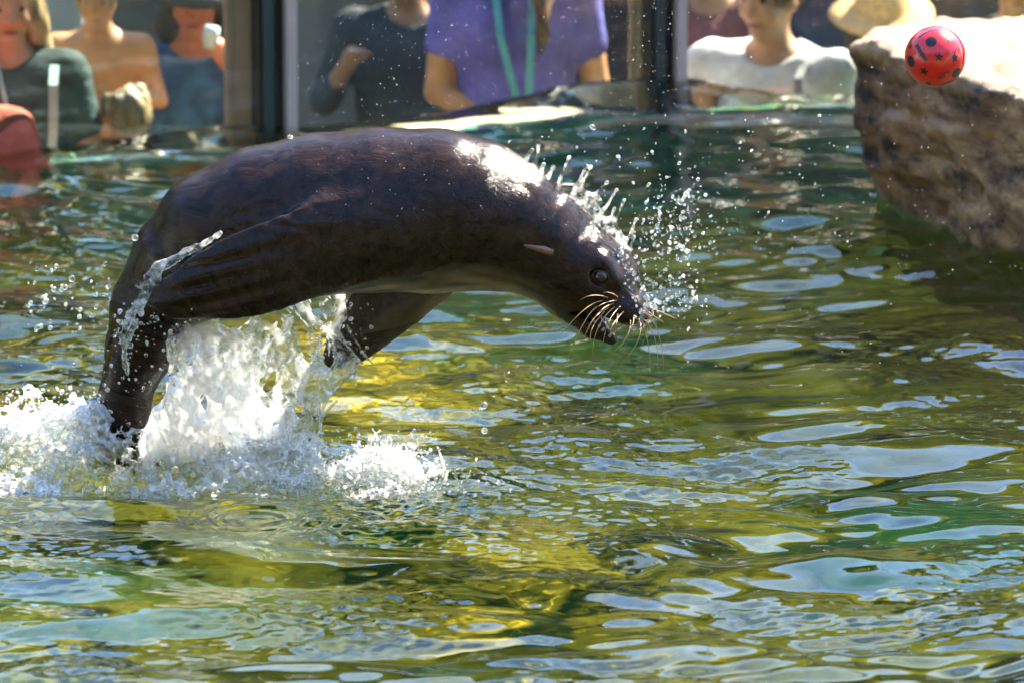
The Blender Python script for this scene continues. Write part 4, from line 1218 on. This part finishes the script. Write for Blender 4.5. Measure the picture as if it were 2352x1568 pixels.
# ================================================================== SPLASH
def splash_mat(name, foam_gain=1.0, base=0.12, thin=0.0):
    m, nt, out = mat(name)
    g = N(nt, 'ShaderNodeBsdfGlass'); g.inputs['IOR'].default_value = 1.333; g.inputs['Roughness'].default_value = .02
    g.inputs['Color'].default_value = (.97, .99, .98, 1)
    d = N(nt, 'ShaderNodeBsdfDiffuse'); d.inputs[0].default_value = (.92, .92, .92, 1)
    t = N(nt, 'ShaderNodeBsdfTranslucent'); t.inputs[0].default_value = (.92, .92, .92, 1)
    gl = N(nt, 'ShaderNodeBsdfGlossy'); gl.inputs['Roughness'].default_value = .12
    a = N(nt, 'ShaderNodeMixShader'); a.inputs[0].default_value = .6
    nt.links.new(d.outputs[0], a.inputs[1]); nt.links.new(t.outputs[0], a.inputs[2])
    a2 = N(nt, 'ShaderNodeMixShader'); a2.inputs[0].default_value = .22
    nt.links.new(a.outputs[0], a2.inputs[1]); nt.links.new(gl.outputs[0], a2.inputs[2])
    trn = N(nt, 'ShaderNodeBsdfTransparent'); trn.inputs[0].default_value = (.97, .99, .98, 1)     # films too thin to bend light
    g2_ = N(nt, 'ShaderNodeMixShader'); g2_.inputs[0].default_value = thin
    nt.links.new(g.outputs[0], g2_.inputs[1]); nt.links.new(trn.outputs[0], g2_.inputs[2])
    at = N(nt, 'ShaderNodeAttribute', attribute_name='foam')
    tc = N(nt, 'ShaderNodeTexCoord'); tx = N(nt, 'ShaderNodeTexNoise'); tx.inputs['Scale'].default_value = 55; tx.inputs['Detail'].default_value = 5
    nt.links.new(tc.outputs['Object'], tx.inputs['Vector'])
    s1 = N(nt, 'ShaderNodeMath', operation='SUBTRACT'); s1.inputs[1].default_value = .5; nt.links.new(tx.outputs[0], s1.inputs[0])
    m1 = N(nt, 'ShaderNodeMath', operation='MULTIPLY_ADD'); m1.inputs[1].default_value = 2.2; nt.links.new(s1.outputs[0], m1.inputs[0])
    m2 = N(nt, 'ShaderNodeMath', operation='MULTIPLY_ADD'); m2.inputs[1].default_value = foam_gain; m2.inputs[2].default_value = base; m2.use_clamp = True
    nt.links.new(at.outputs['Fac'], m2.inputs[0]); nt.links.new(m2.outputs[0], m1.inputs[2]); m1.use_clamp = True
    mx = N(nt, 'ShaderNodeMixShader'); nt.links.new(m1.outputs[0], mx.inputs[0]); nt.links.new(g2_.outputs[0], mx.inputs[1]); nt.links.new(a2.outputs[0], mx.inputs[2])
    nt.links.new(mx.outputs[0], out.inputs[0])
    return m
MSPL = splash_mat('splash_water', .95, -.10, .55)
MCROWN = splash_mat('crown_water', .6, .0, .6)
MDROP = splash_mat('droplet_water', 0, .13)
def scr(X, Y, Z):
    """picture coordinates of world points near the animal"""
    dy = Y - CAM[1]; dz = Z - CAM[2]
    dep = dy * cp - dz * sp
    return 1176 + 1000 * FOCUS * X / dep, 784 - 1000 * FOCUS * (dy * sp + dz * cp) / dep

def g2(x, y, cx, cy, sx, sy): return np.exp(-((x - cx) / sx) ** 2 - ((y - cy) / sy) ** 2)

def build_curtain():
    G = Grid((-.90, -.17, -.04), (-.28, .17, .44), .0036)
    p = G.pts(); X, Y, Z = p[..., 0], p[..., 1], p[..., 2]
    x2, y2 = scr(X[:, :1, :], 0 * X[:, :1, :], Z[:, :1, :])
    poly = [(372, 712), (420, 700), (520, 704), (620, 690), (700, 676), (800, 672), (812, 730), (800, 770), (848, 835), (836, 870), (775, 905), (728, 965), (690, 1030), (735, 1120), (330, 1120),
            (318, 1010), (352, 950), (392, 890), (410, 830), (385, 790)]
    d2 = poly_sdf(x2, y2, poly) / 1000.0
    ps = p * np.array([1, 1, .26]) + np.array([.25, 0, 0]) * p[..., 2:3]
    n1 = fbm(p * np.array([1, 1, .6]), 14, 3, 2); n2 = vnoise(ps, 40, 7); n3 = vnoise(ps, 85, 4); n4 = vnoise(ps, 150, 6)
    pv = p * np.array([1, 1, .35]); rid = 1 - np.abs(vnoise(pv, 30, 9)) * 2.2
    # how thick the water is: dense white column at the left, thin film with holes at the right
    dense = np.clip(1.1 * g2(x2, y2, 470, 960, 120, 150) + .8 * g2(x2, y2, 560, 1060, 190, 60) + .8 * g2(x2, y2, 400, 1060, 120, 70) + .35 * g2(x2, y2, 500, 790, 120, 60), 0, 1.2)
    film = np.clip(.45 + .5 * g2(x2, y2, 730, 930, 60, 160), 0, 1)
    yc = .02 + .05 * vnoise(p * np.array([1, 0, 1]), 5, 3) + .06 * (x2 - 560) / 300 - .05 * dense
    clear = g2(x2, y2, 625, 850, 90, 110)
    film = film * (1 - .35 * clear); n3 = n3 * (1 - .6 * clear)
    T = .0075 * film + .055 * dense * (.55 + .9 * n1)
    T = T + .011 * np.clip(rid, 0, 1) * (.3 + film) * np.clip(.6 + n1 * 1.5, 0, 1.2) - .0035
    hole = np.clip(vnoise(p * np.array([1, .3, .55]), 17, 12) - .22 + .14 * clear, 0, 1) * (1 - np.clip(dense * 1.5, 0, 1))
    T = T - .028 * hole - .02 * np.clip(d2 / .03 + .8, 0, 1.5) * (.4 + np.abs(n1))
    f = np.abs(Y - yc) - T - (.010 * n2 + .008 * n3) * (.25 + dense) + .003 * n3 + .003 * n4 * dense
    f = np.maximum(f, d2 - .012 + .018 * n2)
    G.f = f.astype(np.float32)
    rr = random.Random(3)
    for i in range(110):                                     # ligaments running down the film
        x0, y0_ = rr.uniform(400, 800), rr.uniform(700, 1000)
        if x0 > 860 - .45 * (y0_ - 780) and y0_ > 780: continue
        a = P(x0, y0_, .02 + .06 * (x0 - 560) / 300 + rr.gauss(0, .02)); r = rr.uniform(.0024, .0055)
        for j in range(rr.randint(2, 5)):
            b = a + np.array([rr.gauss(-.003, .014), rr.gauss(0, .006), -rr.uniform(.012, .035)]); r2 = max(.002, r * rr.uniform(.7, 1.25))
            G.cone(a, b, r, r2, k=.005, pad=.006); a, r = b, r2
    v, q = G.mesh()
    x2, y2 = scr(v[:, 0], v[:, 1], v[:, 2])
    dn = 1.05 * g2(x2, y2, 470, 960, 110, 150) + .75 * g2(x2, y2, 540, 1060, 190, 60) + .7 * g2(x2, y2, 380, 1060, 120, 70)
    sp_ = .55 * np.clip(vnoise(v * np.array([1, 1, .4]), 34, 21) * 2 - .15 - .5 * g2(x2, y2, 625, 850, 90, 120), 0, 1)
    foam = np.clip(.10 + .95 * dn + sp_, 0, 1.2)
    return smooth_v(v, q, 1, .35), q, foam
def stuff(name, v, q, foam, m, label, cat='splash'):
    o0 = np.array([v[:, 0].mean(), v[:, 1].mean(), v[:, 2].min()])
    me = mesh_np(name, v - o0, q); set_attr(me, 'foam', foam)
    o = obj(name, me, m); o.location = o0
    return tag(o, label, cat, kind='stuff')
cv, cq, cf = build_curtain()
stuff('splash_curtain', cv, cq, cf, MSPL, 'ragged curtain of clear and white water falling below the flippers')

def build_foam():
    G = Grid((-1.62, -.22, -.06), (-.08, .34, .22), .0040)
    p = G.pts(); X, Y, Z = p[..., 0], p[..., 1], p[..., 2]
    Xl = X[:, 0, 0]; x2 = 1176 + 1000 * Xl
    prof = np.interp(x2, [-450, -300, -100, 0, 50, 100, 150, 190, 225, 260, 320, 380, 450, 560, 650, 700, 740, 790, 830, 880, 930, 980, 1020, 1060],
                     [.02, .07, .10, .125, .15, .145, .145, .18, .17, .145, .125, .125, .125, .11, .095, .07, .045, .055, .070, .085, .070, .035, .012, .0])[:, None, None]
    y0 = np.interp(x2, [-450, 0, 250, 600, 760, 880, 1060], [.16, .09, .025, .01, -.03, -.06, -.08])[:, None, None]
    wd = np.interp(x2, [-450, 0, 300, 600, 760, 880, 1060], [.16, .15, .13, .10, .05, .085, .03])[:, None, None]
    n1 = fbm(p, 12, 3, 15); n2 = vnoise(p, 30, 7); n3 = vnoise(p, 68, 4); n4 = vnoise(p, 140, 2)
    H = prof * np.exp(-((Y - y0) / wd) ** 2) * (1 + .55 * n1) - .012
    f = (Z - H) * .6 - .020 * n2 - .014 * n3 + .006 * n4
    f = f + .05 * np.clip(1 - prof / .06, 0, 1)
    lace = np.abs(n2 + .6 * n3) - .12                       # thin sheets and bubbles on top
    f = np.where(Z > H * .55, np.maximum(f - .006, lace * .03 - .004), f)
    G.f = f.astype(np.float32)
    rr = random.Random(8)
    for i in range(330):                                     # thrown ligaments ending in beads
        x0 = rr.choice((rr.uniform(-60, 320), rr.uniform(-60, 700), rr.gauss(890, 70)))
        Hh = float(np.interp(x0, [0, 240, 320, 560, 700, 760, 880, 980], [.13, .13, .09, .10, .06, .03, .085, .03]))
        yy = float(np.interp(x0, [-450, 0, 250, 600, 760, 880, 1060], [.16, .10, .06, .02, -.03, -.06, -.08])) + rr.gauss(0, .05)
        a = np.array([(x0 - 1176) / 1000, yy, Hh * rr.uniform(.25, .95)]); r = rr.uniform(.0035, .006)
        d = np.array([rr.gauss(-.1, .6), rr.gauss(-.25, .5), rr.uniform(.2, 1.2)]); d /= np.linalg.norm(d)
        for j in range(rr.randint(2, 4)):
            b = a + d * rr.uniform(.007, .02); d = d + np.array([rr.gauss(0, .35), rr.gauss(0, .3), -.22]); d /= np.linalg.norm(d)
            G.cone(a, b, r, r * .75, k=.004, pad=.006); a = b; r = max(.0021, r * .75)
        G.cone(a, a, r * 1.7, r * 1.7, k=.003, pad=.006)
    v, q = G.mesh()
    foam = np.clip(.55 + .9 * vnoise(v, 9, 31) + .5 * vnoise(v, 24, 5) - .5 * g2(*scr(v[:, 0], v[:, 1], v[:, 2]), 880, 1060, 70, 45), 0, 1.1)
    foam *= np.clip((v[:, 2] + .03) / .03, 0, 1) * .6 + .4
    return smooth_v(v, q, 1, .3), q, foam
fv, fq, ff = build_foam()
stuff('splash_foam', fv, fq, ff, MSPL, 'white frothing foam thrown up where the sea lion left the water')

def build_crown():
    G = Grid(P(1185, 625, 0) + [0, -.13, 0], P(1490, 325, 0) + [0, .05, 0], .0022)
    G.f[:] = .3
    SPK = [((1205, 374), (1216, 352), (1222, 345)), ((1224, 384), (1235, 358), (1237, 336)), ((1242, 398), (1246, 386), (1249, 378)), ((1258, 408), (1266, 395), (1271, 384)),
           ((1282, 432), (1290, 400), (1307, 362)), ((1316, 450), (1334, 408), (1346, 382)), ((1330, 462), (1338, 420), (1357, 384)), ((1348, 480), (1366, 446), (1394, 420)),
           ((1368, 505), (1396, 470), (1416, 437)), ((1384, 522), (1404, 500), (1411, 480)), ((1398, 536), (1416, 500), (1431, 467)), ((1418, 560), (1444, 545), (1461, 505)), ((1440, 585), (1448, 566), (1456, 545)), ((1424, 570), (1438, 556), (1452, 532))]
    last = None
    for a, b, c in SPK:
        Y = -.035
        A, B, Cc = P(*a, Y), P(*b, Y - .006), P(*c, Y - .010 + .012 * random.random())
        G.cone(A, B, .0075, .0036, k=.004, pad=.01); G.cone(B, Cc, .0036, .0024, k=.003, pad=.01)
        G.cone(Cc, Cc, .0052, .0052, k=.004, pad=.01)
        mid = (B * .4 + Cc * .6); G.cone(mid, mid, .0040, .0040, k=.003, pad=.01)
        if last is not None and a[0] > 1300:
            G.cone(last * .8 + A * .2, B * .6 + A * .4, .003, .003, k=.006, pad=.01)
        last = B * .5 + A * .5
    sheet = [(1300, 440), (1330, 425), (1352, 440), (1376, 448), (1398, 485), (1412, 500), (1432, 540), (1450, 575), (1440, 600), (1400, 550), (1360, 500)]
    pw = [P(x, y, -.035) for x, y in sheet]
    sl, X, Y, Z = G.block((-1, -.12, 0), (1, .04, 2))
    d2 = poly_sdf(X[:, 0, :], Z[:, 0, :], [(t[0], t[2]) for t in pw])[:, None, :]
    pp_ = np.stack(np.broadcast_arrays(X, Y * 0, Z), -1)
    h_ = np.clip(vnoise(pp_, 45, 3) - .1, 0, 1)
    d = np.maximum(np.abs(Y + .036) - .0024 + .012 * h_, d2)
    G.mix(sl, d.astype(np.float32), .004)
    v, q = G.mesh()
    return smooth_v(v, q, 1, .4), q
kv, kq = build_crown()
stuff('crown_splash', kv, kq, np.full(len(kv), .22), MCROWN, 'thin clear spikes of water flung up off the nape and brow')

def build_strand():
    G = Grid(P(240, 890, -.2) + [0, -.09, 0], P(530, 515, -.2) + [0, .09, 0], .0028)
    G.f[:] = .3
    pth = [(506, 536, .006), (470, 560, .007), (430, 580, .008), (395, 598, .010), (362, 618, .014), (350, 645, .020), (338, 675, .017), (318, 700, .012), (300, 726, .010), (288, 756, .007), (286, 790, .008), (284, 815, .005), (290, 840, .007), (294, 860, .003)]
    pr = None
    for x, y, r in pth:
        A = P(x, y, -.215 + .02 * random.random())
        if pr is not None: G.cone(pr[0], A, pr[1], r, k=.006, sc=(1, 1.4, 1), pad=.02)
        pr = (A, r)
    for k in range(26):
        t = random.random(); x = 350 - 70 * t + random.gauss(0, 14); y = 640 + 170 * t + random.gauss(0, 12)
        A = P(x, y, -.215); B = A + np.array([random.gauss(0, .012), random.gauss(0, .01), random.gauss(0, .016)])
        G.cone(A, B, .0055, .003, k=.006, pad=.015)
    G.f += (.0035 * vnoise(G.pts(), 70, 4)).astype(np.float32)
    v, q = G.mesh(); return smooth_v(v, q, 1, .4), q
tv, tq = build_strand()
stuff('water_strand', tv, tq, np.clip(.18 + .5 * vnoise(tv, 40, 2), 0, 1), MSPL, 'ribbon of water streaming off the trailing edge of the near flipper')

# ---- single drops in the air
def ico():
    t = (1 + 5 ** .5) / 2
    v = np.array([(-1, t, 0), (1, t, 0), (-1, -t, 0), (1, -t, 0), (0, -1, t), (0, 1, t), (0, -1, -t), (0, 1, -t), (t, 0, -1), (t, 0, 1), (-t, 0, -1), (-t, 0, 1)], float)
    v /= np.linalg.norm(v[0])
    f = [(0, 11, 5), (0, 5, 1), (0, 1, 7), (0, 7, 10), (0, 10, 11), (1, 5, 9), (5, 11, 4), (11, 10, 2), (10, 7, 6), (7, 1, 8), (3, 9, 4), (3, 4, 2), (3, 2, 6), (3, 6, 8), (3, 8, 9), (4, 9, 5), (2, 4, 11), (6, 2, 10), (8, 6, 7), (9, 8, 1)]
    V = [tuple(x) for x in v]; F = []; cache = {}
    def md(a, b):
        k = (min(a, b), max(a, b))
        if k not in cache:
            m = np.array(V[a]) + np.array(V[b]); m /= np.linalg.norm(m); V.append(tuple(m)); cache[k] = len(V) - 1
        return cache[k]
    for a, b, c in f:
        ab, bc, ca = md(a, b), md(b, c), md(c, a)
        F += [(a, ab, ca), (b, bc, ab), (c, ca, bc), (ab, bc, ca)]
    return np.array(V), np.array(F), v, np.array(f)
IV, IF, IV0, IF0 = ico()
class Drops:
    def __init__(s): s.v = []; s.f = []; s.n = 0
    def add(s, c, r, tiny=False, st=None):
        V, F = (IV0, IF0) if tiny else (IV, IF)
        ax = np.random.default_rng(s.n).normal(size=3) if st is None else np.array(st, float)
        ax /= np.linalg.norm(ax) + 1e-9
        e = 1.0 + (random.random() ** 2) * .9
        w = V * r; w = w + np.outer(w @ ax, ax) * (e - 1)
        s.v.append(w + c); s.f.append(F + s.n); s.n += len(V)
    def cloud(s, n, x, y, Y, r, tiny=False, gauss=False, power=2.2):
        for _ in range(n):
            if gauss: px, py = random.gauss(x[0], x[1]), random.gauss(y[0], y[1])
            else: px, py = random.uniform(*x), random.uniform(*y)
            s.add(P(px, py, random.uniform(*Y)), r[0] + (r[1] - r[0]) * random.random() ** power, tiny)
    def done(s, name, label):
        stuff(name, np.concatenate(s.v), np.concatenate(s.f), np.zeros(s.n), MDROP, label, 'droplets')
random.seed(21)
D = Drops()
D.cloud(230, (1535, 48), (590, 70), (-.12, .10), (.0011, .0042), gauss=True)
D.cloud(120, (1560, 40), (490, 40), (-.12, .10), (.0012, .0045), gauss=True)
D.cloud(90, (1470, 1580), (650, 735), (-.12, .05), (.001, .0034))
D.cloud(110, (1480, 1950), (260, 580), (-.3, .3), (.0012, .0032))
D.cloud(40, (1150, 1500), (290, 520), (-.2, .2), (.0014, .0036))
D.cloud(60, (60, 265), (600, 760), (-.22, .05), (.0018, .0060))
D.cloud(46, (150, 290), (700, 960), (-.22, .05), (.0016, .0055))
D.cloud(120, (270, 460), (690, 900), (-.25, -.12), (.0014, .0052))
D.cloud(70, (710, 860), (690, 880), (-.05, .15), (.0014, .0050))
D.cloud(150, (0, 260), (885, 990), (-.10, .2), (.0016, .0062))
D.cloud(240, (560, 1010), (980, 1120), (-.18, .02), (.0013, .0050))
D.cloud(220, (930, 75), (1085, 26), (-.22, -.02), (.001, .0034), gauss=True)
D.cloud(60, (1030, 1230), (1080, 1125), (-.2, -.02), (.001, .0026))
D.cloud(28, (1080, 1240), (640, 1010), (-.3, .1), (.0012, .0042))
D.cloud(45, (350, 700), (940, 1090), (-.24, -.14), (.0016, .0050))
for x, y, r in ((1111, 930, .009), (1113, 988, .008), (1133, 678, .0055), (1362, 293, .0058), (1420, 360, .0042), (1560, 375, .0042), (667, 315, .005), (640, 505, .0045), (310, 546, .008), (165, 640, .008), (105, 692, .0065), (150, 660, .006)):
    D.add(P(x, y, -.05), r)
for cx, cy, dx, dy, n in ((1512, 530, 4, -52, 14), (1560, 470, 26, -36, 16), (1555, 560, 30, 24, 10), (1600, 690, -14, -30, 9), (1530, 690, 30, -16, 9), (250, 640, 2, 50, 9), (285, 800, 6, 60, 12)):
    for i in range(n):
        t = i / n; D.add(P(cx + dx * t + random.gauss(0, 2.5), cy + dy * t + random.gauss(0, 2.5), -.06), random.uniform(.0018, .0042))
# clinging beads on brow and nose
for _ in range(150):
    f, u, s_ = random.uniform(-.03, .15), random.uniform(.0, .06), random.uniform(-.05, .035)
    c = hp(f, 0, s_)
    R0 = .088 * max(.3, 1 - max(0, f - .03) / .19)
    D.add(HC + Fh * f + Uh * math.sqrt(max(R0 ** 2 - s_ ** 2, 1e-5)) * (1.02 if f < .05 else .95) + Sh * s_, random.uniform(.0012, .0034))
for _ in range(330):
    a = random.gauss(0, 1); b = random.gauss(0, 1)
    D.add(hp(.150 + .012 * random.random(), -.006 + .016 * a, .016 * b), random.uniform(.0015, .0046))
# bubbles and froth spreading on the surface round the splash
for _ in range(1100):
    px = random.choice((random.uniform(-40, 760), random.gauss(880, 90))); py = random.gauss(1098, 17) + (8 if px > 760 else 0)
    w_ = on_water(px, py); zz = float(water_z(np.array([w_[0]]), np.array([w_[1]]), True)[0]) if _ % 8 == 0 else zz
    D.add(np.array([w_[0], w_[1], zz + .001]), random.uniform(.0014, .0048))
D.done('water_droplets', 'clear drops of water flying round the sea lion')
M = Drops()
M.cloud(620, (680, 1560), (0, 330), (-.5, .7), (.0007, .0015), tiny=True, power=3)
M.cloud(520, (1450, 2352), (0, 640), (-.5, .7), (.0007, .0016), tiny=True, power=3)
M.cloud(260, (1450, 2100), (400, 960), (-.4, .4), (.0006, .0014), tiny=True, power=3)
M.cloud(200, (1430, 1640), (450, 740), (-.15, .15), (.0007, .0018), tiny=True)
M.cloud(60, (700, 1200), (330, 500), (-.35, -.2), (.0007, .0012), tiny=True)
M.cloud(420, (600, 1050), (960, 1140), (-.25, .05), (.0006, .0018), tiny=True)
M.cloud(260, (0, 450), (700, 1000), (-.25, .1), (.0007, .0018), tiny=True)
M.done('spray_mist', 'fine specks of spray hanging in the air')
